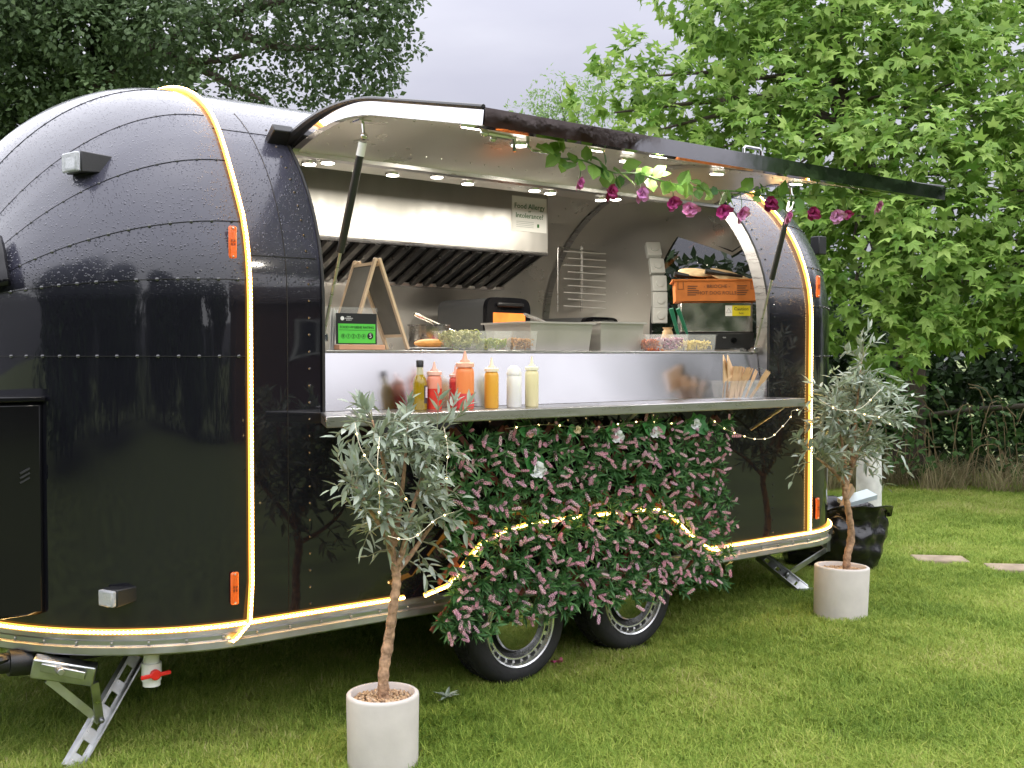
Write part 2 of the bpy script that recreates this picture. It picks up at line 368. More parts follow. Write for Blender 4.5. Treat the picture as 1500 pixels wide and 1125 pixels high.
# inner lining
IPR = profile(.05); ii = IPR
mb = MB(); mb.grid([full_sec(x, IPR) for x in np.linspace(1.545, OX0, 4)], flip=True); mb.build('wall_lining', LINING, T)
mb = MB(); mb.grid([full_sec(x, IPR[IZH:]) for x in np.linspace(OX0, OX1, 14)], flip=True); mb.build('ceiling_lining', LINING, T)
mb = MB(); mb.grid([full_sec(x, IPR[:IZO+1]) for x in np.linspace(OX0, OX1, 4)], flip=True); mb.build('wall_lining', LINING, T)
mb = MB(); mb.grid([full_sec(x, IPR) for x in np.linspace(OX1, XR, 4)], flip=True); mb.build('wall_lining', LINING, T)
mb = MB(); mb.grid([[cap_pt('r', PI/2*i/NPH, d, z, -.05) for d, z in IPR] for i in range(NPH+1)], flip=True, skip=winskip(IPR)); icap = mb.build('rear_cap_lining', LINING, T)
mb = MB(); mb.add([Vector((1.545, YC+d, z)) for d, z in IPR], [tuple(range(len(IPR)))]); mb.build('front_bulkhead', LINING, T, smooth=False)
mb = MB(); mb.bx(1.55, XR+.3, YC-HW+.06, YC+HW-.06, .43, .47); mb.build('floor', DARKM, T)
# opening jambs and head
def jamb(x, sg, name):
    mb = MB(); o = PRO[IZO:IZH+1]; i_ = IPR[IZO:IZH+1]
    a = [Vector((x, YC+d*1.003, z)) for d, z in o]; b = [Vector((x, YC+d*.985, z-.003)) for d, z in i_]
    mb.grid([a, b, [p+Vector((sg*.02, 0, 0)) for p in b]]); return mb.build(name, STEELC, T)
jamb(OX0, -1, 'jamb'); jamb(OX1, 1, 'jamb')
mb = MB(); mb.tube([Vector((OX1+.004, YC+d*1.006, z)) for d, z in PRO[IZO:IZH+1]], .006, 6); mb.build('opening_seal', RUBBER, T)
mb = MB(); mb.tube([Vector((OX0-.004, YC+d*1.006, z)) for d, z in PRO[IZO:IZH+1]], .006, 6); mb.build('opening_seal', RUBBER, T)
hz_o = PRO[IZH]; hz_i = IPR[IZH]
mb = MB(); mb.bx(OX0, OX1, YC+hz_i[0]-.055, YC+hz_i[0]-.004, hz_i[1]-.004, hz_i[1]+.012); mb.build('opening_head', STEELC, T)
# seams and rivets
SEAM = M('panel_seam', (.003, .003, .003), .5)
RIV = M('rivet_head', (.02, .02, .024), .12, ior=1.9)
RIVS = M('steel_rivet', (.62, .6, .56), .3, 1)
def dz(z):          # the d on the outer profile at height z, near side
    return -HW if z <= ZS else -HW*math.sqrt(max(0, 1-((z-ZS)/ZT)**2))
def seamline(end, z0, phmax=R(86), n=40): 
    return [cap_pt(end, phmax*i/(n-1), dz(z0)*1.0012, z0) for i in range(n)]
def rivet_tpl():
    m = MB(); m.ball((0,0,0), 1, 8, 6); return np.array(m.v), m.f
def rivets(name, path, step, r, mat, parent, start=.03):
    P = [Vector(p) for p in path]; mb = MB(); acc = -start; 
    for a, b in zip(P[:-1], P[1:]):
        l = (b-a).length
        while acc+step <= l or (acc < 0 and -acc <= l and False):
            acc += step
            mb.ball(a+(b-a)*(max(acc, 0)/l), r, 6, 4)
        acc -= l
    return mb.build(name, mat, parent, kind='stuff')
for end, cap in (('f', fcap), ('r', rcap)):
    for z0, r, st in ((1.42, .0072, .068), (1.69, .0072, .068), (1.90, .007, .07), (2.138, .0055, .07), (2.342, .0045, .07), (2.50, .004, .08)):
        if end == 'r' and z0 > 1.5 and z0 < 2.2: ln = seamline(end, z0, R(55))
        else: ln = seamline(end, z0)
        mb = MB(); mb.tube(ln, .0015, 5); mb.build('seam', SEAM, cap)
        rivets('rivet_row', ln, st, r, RIV, cap)
for x, r in ((1.752, .005), (4.385, .005)):
    ln = [Vector((x, YC+d*1.001, z)) for d, z in PRO[1:IZH+3]]; rivets('rivet_row', ln, .062, r, RIV, T)
for x in (1.665,):
    ln = [Vector((x, YC+d*1.0005, z)) for d, z in PRO[1:IZH+4]]; mb = MB(); mb.tube(ln, .0018, 5); mb.build('seam', SEAM, T)
for z in (1.78, 2.28): 
    for a, b in ((XF, OX0-.02), (OX1+.02, XR)):
        mb = MB(); mb.tube([Vector((a, YC+dz(z)*1.0005, z)), Vector((b, YC+dz(z)*1.0005, z))], .0018, 5); mb.build('seam', SEAM, T)
# bottom rail round the whole body
def plan(off, z, n=26, y1=None):
    L_ = []
    for i in range(n+1):
        ph = R(88)*(1-i/n); L_.append(Vector((XF-(AF+off)*math.sin(ph), YC-(HW+off)*math.cos(ph), z)))
    for x in np.linspace(XF, XR, 20)[1:]: L_.append(Vector((x, YC-HW-off, z)))
    for i in range(1, n+1):
        ph = R(88)*i/n; L_.append(Vector((XR+(AR+off)*math.sin(ph), YC-(HW+off)*math.cos(ph), z)))
    return L_
mb = MB()
rows = [plan(.002, .468), plan(.014, .466), plan(.016, .452), plan(.010, .444), plan(.010, .430), plan(.020, .424), plan(.022, .402), plan(.016, .396), plan(-.02, .396)]
mb.grid(rows, flip=True); rail = mb.build('bottom_rail', ALU, T, ang=30)
rivets('rivet_row', plan(.013, .437), .125, .006, ALU, rail)
mb = MB(); pl = plan(-.03, .40); far = [Vector((p.x, 2*YC-p.y, p.z)) for p in pl[::-1]]; ring = pl+far
mb.add(ring, [tuple(range(len(ring)))]); mb.build('underfloor', DARKM, T, smooth=False)
# led ropes: glowing amber tube added as their halo, row of bright diodes in front
def led(path):
    P = [Vector(p) for p in path]; mb = MB(); mb.tube(P, .0095, 10); o = mb.build('led_rope', LEDH, T)
    c = Vector((XF/2+XR/2, YC, 1.0)); core = MB(); Q = []
    for p in P:
        cx = min(max(p.x, XF), XR); n = Vector((p.x-cx, p.y-YC, max(0, p.z-ZS)*1.2)); n = n.normalized() if n.length > .01 else Vector((0, -1, 0)); Q.append(p+n*.0078)
    acc = 0.0; st = .0145                               # diodes
    dense = []
    for a, b in zip(Q[:-1], Q[1:]):
        l = (b-a).length
        while acc < l: dense.append(a+(b-a)*(acc/l)); acc += st
        acc -= l
    core.tube(Q, .0030, 6)
    tv = MB(); tv.ball((0, 0, 0), .0056, 6, 4); tri = []
    for f in tv.f: tri += [f] if len(f) == 3 else [(f[0], f[1], f[2]), (f[0], f[2], f[3])]
    core.build('led_tape', LEDM, o)
    N_ = len(dense); scatter('led_diode', np.array(tv.v), tri, np.repeat(np.eye(3)[None], N_, 0), np.array([tuple(p) for p in dense]), LEDM, o, smooth=True, kind='stuff')
pl_ = plan(.012, .4775)
arch = [atY(px, py, 3.418) for px, py in ((622, 872), (655, 858), (672, 838), (688, 815), (706, 795), (735, 779), (780, 766), (850, 757), (920, 749), (960, 745), (985, 757), (1005, 778), (1025, 796), (1045, 806), (1062, 803))]
pa = [p for p in pl_ if p.x < arch[0].x-.02]; pb = [p for p in pl_ if p.x > arch[-1].x+.02]
pa.append(Vector((arch[0].x-.02, YC-HW-.012, .4775))); pb.insert(0, Vector((arch[-1].x+.02, YC-HW-.012, .4775)))
led(pa)
led(pb)
led(arch)
def rope(x, wob, tail):
    ln = [] if tail else [Vector((x, YC-HW*1.009, .484))]
    for k, (d, z) in enumerate(PRO[1:IZH+26]):
        if z < .48: continue
        ln.append(Vector((x+wob*math.sin(z*5.1+x)*max(0, z-1.9)*2, YC+d*1.009, z+(.009 if z > 1.7 else 0))))
    return tail+ln
led(rope(XF, .035, [Vector((1.44, 3.525, .425)), Vector((1.455, 3.52, .437)), Vector((1.475, 3.525, .455)), Vector((1.505, 3.53, .48))]))
led(rope(XR, .01, []))
# amber side markers
def marker(c, up=.058):
    mb = MB(); mb.box(c, (.030, .012, up*2)); b_ = mb.build('side_marker', AMBER, T, bevel=.006)
    mb = MB(); cc = Vector(c)+Vector((0, -.007, 0))
    for i in (-1, 1):
        for j in (-1, 1): mb.box(cc+Vector((i*.005, 0, j*.006)), (.006, .003, .008))
    mb.build('marker_insert', M('dark_amber', (.30, .05, .01), .3) if 'dark_amber' not in MATS else MATS['dark_amber'], b_)
    for j in (-1, 1): mb = MB(); mb.ball(cc+Vector((0, .001, j*up*.86)), .004, 6, 4); mb.build('screw', RIVS, b_)
def on_cap(px, py):     # nearest point of the front cap on a sight line
    best = None
    for i in range(0, 120):
        ph = PI/2*i/119
        for d, z in PRO2:
            p = cap_pt('f', ph, d, z); v = p-EYE; dd = ray(px, py).normalized(); e = (v-dd*v.dot(dd)).length
            if best is None or e < best[0]-1e-4: best = (e, p, ph, d, z)
    return best
PRO2 = [(-HW, z) for z in np.linspace(.42, ZS, 60)]+[(-HW*math.cos(t), ZS+ZT*math.sin(t)) for t in np.linspace(0, 1.35, 70)]
p1 = on_cap(340, 352)[1]; p2 = on_cap(344, 858)[1]
marker(p1+Vector((-.004, -.008, 0))); marker(p2+Vector((-.004, -.008, 0)))
marker(Vector((XR+.075, 3.552, 1.795))); marker(Vector((XR+.075, 3.545, .60)))
# clearance lamps on the front cap
def nrm_cap(ph, d, z):
    e = 1e-3; p = cap_pt('f', ph, d, z); t = math.acos(max(-1, min(1, -d/HW))) if z > ZS else None
    a = cap_pt('f', ph+e, d, z)-p
    if z > ZS: d2 = -HW*math.cos(t+e); z2 = ZS+ZT*math.sin(t+e)
    else: d2, z2 = d, z+e
    b = cap_pt('f', ph, d2, z2)-p; n = a.cross(b).normalized()
    return n if n.dot(EYE-p) > 0 else -n
def lamp(px, py, name, sz, housing):
    _, p, ph, d, z = on_cap(px, py); n = nrm_cap(ph, d, z); f = Vector((n.x, n.y, 0)).normalized(); f = (f+Vector((-1.2, .1, 0))).normalized(); s = Vector((0,0,1)).cross(f)
    m = Matrix((f, s, Vector((0,0,1)))).transposed(); w, h, dp = sz
    mb = MB(); q = []
    c = p+n*.005
    a = [(-dp, -w/2, -h*.35), (-dp, w/2, -h*.35), (-dp, w/2, h*.45), (-dp, -w/2, h*.45), (dp*.8, -w/2, -h/2), (dp*.8, w/2, -h/2), (dp*.8, w/2, h/2), (dp*.8, -w/2, h/2)]
    mb.add([c+m@Vector(v) for v in a], [(0,1,2,3)[::-1], (4,5,6,7), (0,1,5,4), (1,2,6,5), (2,3,7,6), (3,0,4,7)])
    o = mb.build(name, housing, T, bevel=.004)
    mb = MB(); mb.box(c+m@Vector((dp*.8+.010, 0, 0)), (.02, w*.96, h*.92), m); mb.build('lens', CLEARL, o, bevel=.006)
    mb = MB(); mb.box(c+m@Vector((dp*.8+.003, 0, 0)), (.006, w*.6, h*.5), m); mb.build('bulb_plate', MATS['polished_rim'], o)
lamp(132, 243, 'clearance_lamp', (.10, .075, .075), BLACK)
lamp(180, 873, 'clearance_lamp', (.075, .06, .06), BLACK)
# storage locker and window guard at the nose
mb = MB(); mb.bx(.10, .905, 3.87, 4.9, .53, 1.262); lk = mb.build('front_locker', GLOSSB, T, bevel=.012)
mb = MB(); mb.bx(.09, .912, 3.855, 4.92, 1.264, 1.285); mb.build('locker_lid', GLOSSB, lk, bevel=.006)
mb = MB()
for k in range(3): mb.box((.845, 3.868, 1.03-k*.016), (.035, .006, .006), Euler((0, R(-28), 0)).to_matrix())
mb.build('vent_slot', DARKM, lk)
mb = MB(); rows = []
for i in range(10):
    ph = R(50)+R(40)*i/9; rows.append([cap_pt('f', ph, dz(z)*1.0, z, .02)+nrm_cap(ph, dz(z), z)*.02 for z in np.linspace(1.72, 2.15, 8)])
mb.grid(rows); wg = mb.build('window_guard', GLOSSB, T); sm = wg.modifiers.new('s', 'SOLIDIFY'); sm.thickness = .018; sm.offset = 0
# little box behind the rear corner lamp and hinge block
pb_ = atY(1199, 360, 4.35); mb = MB(); mb.box(pb_, (.08, .07, .12)); mb.build('rear_lamp_box', BLACK, T, bevel=.006)
# rear window
mb = MB(); rows = [[cap_pt('r', PI/2*i/NPH, PRO[j][0], PRO[j][1], -.025) for j in range(WJ0, WJ1+1)] for i in range(WI0, NPH+1)]
rows += [[Vector((p.x, 2*YC-p.y, p.z)) for p in r] for r in rows[-2::-1]]
mb.grid(rows); rw = mb.build('rear_window', GLASS, T)
fr = [r[0] for r in rows]+rows[-1][1:-1]+[r[-1] for r in rows[::-1]]+rows[0][1:-1][::-1]
mb = MB(); mb.tube(fr, .028, 6, closed=True); mb.build('window_frame', RUBBER, rw)

# ================================================================== hatch
HY, HZ = YC+hz_o[0], hz_o[1]+.012
def hatch_curve(inset):
    w = HW-inset; pts = [(-w*math.cos(t), ZS+(ZT-inset)*math.sin(t)) for t in np.linspace(TH, 0, 16)]+[(-w, z) for z in np.linspace(ZS, .965, 9)[1:]]
    out = []; an = R(72.4); c, s = math.cos(an), math.sin(an); ey, ez = -1.308, -.112     # the sheet springs a little flatter when it is propped open
    for d, z in pts:
        y, q = YC+d-HY, z-hz_o[1]; y, q = y*c+q*s, -y*s+q*c; ch = ez*(y/ey); out.append((HY+y, HZ+ch+(q-ch)*(.62 if inset == 0 or True else 1)))
    return out
HO = hatch_curve(0); HI = [(y+(.004 if k > 20 else .02-.016*k/20), z-.044) for k, (y, z) in enumerate(HO)]
HX0, HX1 = 1.815, 4.25
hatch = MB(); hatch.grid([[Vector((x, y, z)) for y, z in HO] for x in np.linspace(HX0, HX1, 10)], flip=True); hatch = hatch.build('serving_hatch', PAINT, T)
mb = MB(); mb.grid([[Vector((x, y, z)) for y, z in HI] for x in np.linspace(HX0+.03, HX1-.03, 14)]); hl = mb.build('hatch_lining', LINING, hatch)
def side_rim(x, sg):
    mb = MB(); lip = [(y, z-.004) for y, z in HI]
    mb.grid([[Vector((x, y, z)) for y, z in HO], [Vector((x-sg*.003, y, z)) for y, z in lip], [Vector((x+sg*.03, y, z+.002)) for y, z in lip]]); mb.build('hatch_rim', CHROME, hatch)
side_rim(HX0-.002, 1); side_rim(HX1+.002, -1)
for x_ in (HX0-.004, HX1+.004):
    mb = MB(); mb.tube([Vector((x_, y, z+.006)) for y, z in HO], [.022-.014*min(1, k/12) for k in range(len(HO))], 8); mb.build('hatch_edge_seal', BLACK, hatch)
yo, zo = HO[-1]; yi, zi = HI[-1]
mb = MB(); n = 10
ed = [Vector((x, 0, 0)) for x in np.linspace(HX0-.004, HX1+.004, n)]
mb.grid([[p+Vector((0, yo+.012, zo+.004)) for p in ed], [p+Vector((0, yo-.009, zo+.003)) for p in ed], [p+Vector((0, yo-.0035, zi-.006)) for p in ed], [p+Vector((0, yi+.03, zi-.005)) for p in ed]]); mb.build('hatch_front_rim', CHROME, hatch, smooth=False)
mb = MB(); mb.bx(HX0-.06, HX1+.05, HY-.01, HY+.06, HZ-.005, HZ+.035); mb.build('hinge_rail', BLACK, T, bevel=.008)
mb = MB(); c = Vector((1.765, HY-.005, HZ+.01)); mb.box(c, (.085, .11, .035), Euler((R(-35), 0, 0)).to_matrix()); mb.build('hinge_block', BLACK, T, bevel=.005)
for j in (3, 14):
    y, z = HI[j]; rivets('rivet_row', [Vector((HX0+.06, y, z-.001)), Vector((HX1-.06, y, z-.001))], .075, .004, RIVS, hatch)
y, z = HI[-2]; rivets('rivet_row', [Vector((HX0+.06, y, z-.001)), Vector((HX1-.06, y, z-.001))], .11, .004, RIVS, hatch)
for xx in (HX0+.055, HX1-.06): rivets('rivet_row', [Vector((xx, y, z-.001)) for y, z in HI], .09, .004, RIVS, hatch)
for xx in (3.42,):
    mb = MB(); mb.grid([[Vector((x, y, z-.003)) for y, z in HI[:-1]] for x in (xx, xx+.09)]); mb.build('joint_strip', STEELC, hatch)
SPOT = M('spot_lens', (1, 1, 1), .3, emis=(1, .93, .80), estr=6)
def spot(p, n, parent, r=.030, name='spotlight', w=5):
    n = Vector(n).normalized(); p = Vector(p)+n*.004
    mb = MB(); mb.tube([p-n*.006, p+n*.006], [r*1.3, r*1.22], 20); o = mb.build(name, CHROME, T)
    mb = MB(); mb.tube([p+n*.0062, p+n*.0085], [r, r*.98], 20); mb.build('lens', SPOT, o)
    ld = bpy.data.lights.new('spot_glow', 'AREA'); ld.shape = 'DISK'; ld.size = r*1.9; ld.energy = w; ld.color = (1, .93, .81)
    lo = bpy.data.objects.new('spot_glow', ld); COL.objects.link(lo); lo.parent = o
    lo.location = (p+n*.014)-Vector(o['_o']); lo.rotation_euler = (-n).to_track_quat('Z', 'Y').to_euler()
for px, py in ((690, 183), (760, 210), (872, 217), (918, 233), (1050, 252), (1166, 267), (965, 224)):
    fine = [(Vector((0, *HI[k])).lerp(Vector((0, *HI[k+1])), q/12), k) for k in range(2, len(HI)-2) for q in range(12)]
    pt, k = min(fine, key=lambda f: abs(atY(px, py, f[0].y).z-f[0].z)); y, z = pt.y, min(pt.z, 9); p = atY(px, py, y)
    nn = Vector((0, -(HI[k+1][1]-HI[k][1]), HI[k+1][0]-HI[k][0])); nn = nn if nn.z < 0 else -nn
    if HX0 < p.x < HX1: spot((p.x, y, z), nn, hatch, w=.6)
# gas struts
def strut(a, b, k):
    a, b = Vector(a), Vector(b); m_ = a+(b-a)*k
    mb = MB(); mb.cyl(a, m_, .0145, n=14); o = mb.build('gas_strut', BLACK, T)
    mb = MB(); mb.cyl(m_, b, .006, n=10); mb.build('piston_rod', STEELC, o)
    u = (b-a).normalized(); mb = MB(); mb.cyl(a+u*.001, a+u*.05, .0152, n=14); mb.build('strut_label', M('white_label', (.8, .8, .8), .5) if 'white_label' not in MATS else MATS['white_label'], o)
    mb = MB(); mb.ball(a-u*.02, .014, 10, 6); mb.tube([a-u*.02, a-u*.02+Vector((0, .01, .06))], .006, 8); mb.box(a-u*.02+Vector((0, .015, .055)), (.05, .05, .006)); mb.build('strut_bracket', CHROME, o)
    mb = MB(); mb.box(b+u*.01, (.03, .03, .03)); mb.build('strut_foot', CHROME, o, bevel=.003)
k1 = min(range(len(HI)), key=lambda k: abs(HI[k][0]-3.37))
strut((1.865, HI[k1][0], HI[k1][1]-.085), (1.835, 3.60, 1.50), .56)
strut((4.255, HI[k1][0], HI[k1][1]-.085), (4.292, 3.60, 1.46), .52)
# hatch latch and pull handle seen on the underside, staple on top
ya, za = HI[-3]; 
mb = MB(); p = Vector((1.99, ya, za-.02)); mb.tube([p+Vector((-.06, 0, .0)), p+Vector((.04, 0, -.002))], .009, 8); mb.ball(p+Vector((-.06, 0, 0)), .014, 8, 6); mb.ball(p+Vector((-.02, .01, -.012)), .012, 8, 6); mb.tube([p+Vector((.04, 0, 0)), p+Vector((.055, 0, -.004)), p+Vector((.057, 0, -.045))], .006, 8); mb.build('latch', CHROME, hatch)
mb = MB(); p = Vector((2.16, ya, za)); mb.tube([p+Vector((-.06, 0, 0)), p+Vector((-.06, 0, -.04)), p+Vector((-.045, 0, -.052)), p+Vector((.045, 0, -.052)), p+Vector((.06, 0, -.04)), p+Vector((.06, 0, 0))], .0055, 8); mb.build('pull_handle', CHROME, hatch)
mb = MB(); p = atY(1102, 222, 2.75); p.z = HO[-4][1]-.0; mb.tube([p+Vector((-.05, 0, -.03)), p+Vector((-.05, 0, .03)), p+Vector((-.04, 0, .038)), p+Vector((.04, 0, .038)), p+Vector((.05, 0, .03)), p+Vector((.05, 0, -.03))], .006, 8); mb.build('grab_handle', CHROME, hatch)

# ================================================================== counters
mb = MB(); mb.prism([(1.69, 3.30, 1.172), (4.315, 3.30, 1.172), (4.315, 3.556, 1.172), (1.80, 3.556, 1.172)], (0, 0, .041)); shelf = mb.build('serving_shelf', STEELC, T, bevel=.004)
mb = MB(); mb.prism([(OX0+.004, 3.575, 1.214), (OX0+.004, 3.610, 1.432), (OX0+.004, 3.622, 1.432), (OX0+.004, 3.587, 1.214)], (OX1-OX0-.008, 0, 0)); mb.build('apron_panel', M('apron_steel', (.46, .45, .465), .20, 1, rvar=.03, vscale=2), T, smooth=False)
mb = MB(); mb.bx(OX0+.004, 4.85, 3.612, 4.30, 1.433, 1.445); mb.build('counter_top', STEELC, T, bevel=.003)
mb = MB(); mb.bx(OX0+.01, OX1+.5, 5.15, 5.76, 1.395, 1.425); mb.build('back_counter', STEELC, T, bevel=.003)
for x in (2.0, 3.2, 4.2):
    mb = MB(); mb.tube([(x, 3.545, 1.05), (x, 3.34, 1.17)], .008, 8); mb.build('shelf_bracket', GALV, T)
# ================================================================== extractor hood
Yh, Yb, Xh = 5.12, 5.60, 4.15
hb, ht, fb = atY(802, 371, Yh).z, 2.46, atY(735, 421, Yb).z
mb = MB(); mb.bx(1.3, Xh, Yh, Yh+.012, hb, ht); hood = mb.build('extractor_hood', STEEL, T)
mb = MB(); mb.prism([(Xh, Yh+.012, hb), (Xh, Yh+.012, ht), (Xh, Yb+.1, ht), (Xh, Yb+.1, fb), (Xh, Yb, fb)], (-.012, 0, 0)); mb.build('hood_end', STEEL, hood, smooth=False)
mb = MB(); mb.tube([(1.3, Yh+.004, hb-.006), (Xh, Yh+.004, hb-.006)], .012, 8); mb.build('hood_lip', STEELC, hood)
mb = MB(); mb.bx(1.3, Xh, Yb-.03, Yb+.09, fb-.02, fb); mb.build('grease_gutter', STEELC, hood)
FILT = M('filter_steel', (.16, .155, .15), .35, 1, var=.2, vscale=9, rvar=.1)
FBK = M('filter_back', (.01, .01, .01), .7)
mb = MB(); mb.prism([(1.3, Yh+.03, hb), (1.3, Yb+.02, fb), (1.3, Yb+.03, fb+.02), (1.3, Yh+.04, hb+.02)], (Xh-.012-1.3, 0, 0)); mb.build('filter_backing', FBK, hood, smooth=False)
x = 1.36; dY, dZ_ = Yb-.01-(Yh+.02), fb-hb
bafm = None
while x < Xh-.05:
    mb = MB(); a = Vector((x, Yh+.02, hb-.004)); b = Vector((x, Yb-.01, fb-.002)); u = (b-a).normalized(); n = Vector((1,0,0)).cross(u).normalized()
    if n.z > 0: n = -n
    for q in (0, ): 
        w = .052; mb.add([a, a+n*.022+Vector((.008,0,0)), a+n*.022+Vector((w-.008,0,0)), a+Vector((w,0,0)), b, b+n*.022+Vector((.008,0,0)), b+n*.022+Vector((w-.008,0,0)), b+Vector((w,0,0))], [(0,1,5,4), (1,2,6,5), (2,3,7,6), (0,3,2,1), (4,5,6,7)])
    mb.build('baffle', FILT, hood, smooth=False); x += .098
# flat ceiling panel with the kitchen spots
ZCE = 2.33; hw_ = (HW-.05)*math.sqrt(1-((ZCE-ZS)/(ZT-.05))**2)
mb = MB(); mb.bx(1.55, 4.36, YC-hw_+.01, 4.66, ZCE, ZCE+.012); ceil = mb.build('ceiling_panel', LINING, T)
for px, py in ((453, 238), (480, 236), (575, 254), (640, 257), (685, 267), (783, 277), (806, 281), (880, 291), (902, 290)):
    p = atZ(px, py, ZCE); p.y = min(p.y, 4.60); spot((p.x, p.y, ZCE), (0, 0, -1), ceil, w=2.0)
# lining rivets inside the rear cap, ribs
for z0 in (1.62, 1.9, 2.2, 2.42):
    d = (HW-.055)*(math.sqrt(max(0, 1-((z0-ZS)/(ZT-.05))**2)) if z0 > ZS else 1)
    ln = [cap_pt('r', R(86)*i/40, d, z0, -.055) for i in range(41)]
    if z0 == 1.9: ln = ln[:28]
    rivets('rivet_row', ln, .075, .0045, RIVS, icap)
for xx in (OX1+.1, XR): rivets('rivet_row', [Vector((xx, YC+d*.995, z-.002)) for d, z in IPR[IZH:]], .08, .0045, RIVS, T)
mb = MB(); mb.grid([[Vector((xx, YC+d*.992, z-.004)) for d, z in IPR[IZH:]] for xx in (XR-.02, XR+.03)], flip=True); mb.build('lining_rib', STEELC, T)
ccov = MB(); 
# sockets that follow the rear rib
SOCK = M('socket_grey', (.62, .63, .60), .45)
for i, (px, py) in enumerate(((957, 367), (962, 391), (965, 416), (966, 440), (966, 462))):
    p = atX(px, py, 5.05); m = Euler((R([32, 22, 10, 3, 0][i])*-1, 0, R(-28))).to_matrix()
    mb = MB(); mb.box(p, (.10, .05, .108), m); o = mb.build('socket_box', SOCK, T, bevel=.006)
    mb = MB(); c = p+m@Vector((0, -.03, 0)); mb.tube([c+m@Vector((0, .008, 0)), c-m@Vector((0, .004, 0))], .026, 14); mb.build('socket_cap', SOCK, o)

# ================================================================== running gear
TYRE = M('tyre_rubber', (.022, .022, .023), .75, var=.25, vscale=12, bump=.25, bscale=50)
RIMM = M('wheel_rim', (.72, .72, .72), .24, .9, rvar=.06)
MIRROR = M('hub_mirror', (.42, .42, .41), .05, 1, bump=.03, bscale=3)
def wheel(c):
    c = Vector(c); w = thing_part = MB()
    prof = [(.185, .0), (.188, -.006), (.205, -.012), (.228, -.010), (.246, .002), (.256, .018), (.262, .035), (.262, .145), (.255, .162), (.240, .176), (.20, .18), (.18, .17)]
    # lathe with ax='Y' maps profile z to -y, so give outward = +z
    P = [(r, -z) for r, z in prof]
    mb = MB(); mb.lathe(P, c, 48, 'Y', False, False)
    wh = mb.build('wheel', TYRE, T, ang=60)
    mb = MB()
    for k in range(56):
        a = 2*PI*k/56
        for q, wd in ((.05, .022), (.09, .03), (.13, .022)):
            pp = c+Vector((math.cos(a)*.2625, q, math.sin(a)*.2625)); mb.box(pp, (.006, wd, .02), Euler((0, -a, 0)).to_matrix())
    mb.build('tread_block', TYRE, wh, kind='stuff')
    mb = MB(); mb.lathe([(.186, -.02), (.187, .004), (.183, .010), (.176, .007), (.172, -.004), (.168, -.016), (.160, -.018), (.152, -.010), (.146, -.011), (.141, -.03), (.132, -.045)], c, 48, 'Y', False, False); mb.build('rim', RIMM, wh, ang=30)
    mb = MB()
    for k in range(24):
        a = 2*PI*k/24; pp = c+Vector((math.cos(a)*.163, .0155, math.sin(a)*.163)); mb.box(pp, (.013, .006, .024), Euler((0, -a, 0)).to_matrix())
    mb.build('rim_slot', DARKM, wh)
    mb = MB(); mb.lathe([(.16, -.04), (.13, -.05), (.02, -.055)], c, 40, 'Y', False, True); mb.build('wheel_disc', DARKM, wh)
    mb = MB(); mb.lathe([(.118, -.055), (.118, -.020), (.112, -.012), (.104, -.010), (.05, -.007), (.001, -.006)], c, 40, 'Y', False, True); mb.build('hub_cap', MIRROR, wh, ang=30)
    mb = MB(); mb.cyl(c+Vector((0, .1, 0)), c+Vector((0, 2.1, 0)), .03, n=12); mb.build('axle', DARKM, wh)
g1, g2 = gzf(2.766, 3.7), gzf(3.439, 3.7)
wheel((2.766, 3.60, .262)); wheel((3.439, 3.60, .298))
for y in (3.6, 3.62):
    pass
for yo_ in (2.0,):
    for x in (2.766, 3.439):
        mb = MB(); mb.lathe([(.15, .0), (.25, .0), (.262, .03), (.262, .15), (.24, .17), (.15, .17)], (x, 3.62+yo_, .262 if x < 3 else .298), 32, 'Y'); mb.build('wheel', TYRE, T, ang=60)
for y in (4.05, 5.3):
    mb = MB(); mb.bx(.9, 5.1, y, y+.05, .30, .40); mb.build('chassis_beam', DARKM, T)
# front stabiliser leg : placed from what the photo shows of its ends
def bar(mb, a, b, w, t, up):      # flat bar with a U section along a-b
    a, b = Vector(a), Vector(b); u = (b-a).normalized(); s = u.cross(Vector(up)).normalized(); n = s.cross(u)
    m = Matrix((u, s, n)).transposed(); mb.box((a+b)/2, ((b-a).length, w, t), m); return u, s, n
def stab(top, foot, brk, arm_from):
    top, foot, brk = Vector(top), Vector(foot), Vector(brk)
    u = (foot-top).normalized(); view = Vector((0, -1, 0)); s = u.cross(view).normalized(); n = s.cross(u).normalized(); Ln = (foot-top).length
    m = Matrix((u, s, n)).transposed(); mb = MB(); w = .058
    for e in (-1, 1):
        mb.box((top+foot)/2+s*e*(w/2), (Ln, .006, .036), m)
        mb.box((top+foot)/2+s*e*(w/2-.008), (Ln-.002, .014, .004), m)
    o = mb.build('stabiliser_leg', GALV, T)
    for f in (.06, .30, .52, .72, .93):
        mb = MB(); mb.box(top+u*Ln*f, (.05, w-.008, .005), m); mb.build('leg_web', GALV, o, bevel=.002)
    mb = MB(); mb.box(foot+Vector((0, 0, .006)), (.10, .07, .012)); mb.box(foot+u*-.02, (.06, .05, .03), m); mb.build('foot_plate', GALV, o)
    for q in arm_from:
        mb = MB(); mid = top+u*Ln*.60; bar(mb, q, mid+n*.01, .028, .012, (0, -1, 0)); mb.ball(mid+n*.022, .011, 8, 5); mb.build('brace_arm', GALV, o)
    return o
jt, jf = atY(200, 958, 3.98), atY(103, 1118, 3.80); jf.z = gzf(jf.x, jf.y)+.0
bA = atY(53, 985, 3.86); bB = atY(135, 1000, 3.80)
o = stab(jt, jf, bA, [atY(70, 995, 3.87), atY(138, 1000, 3.80)])
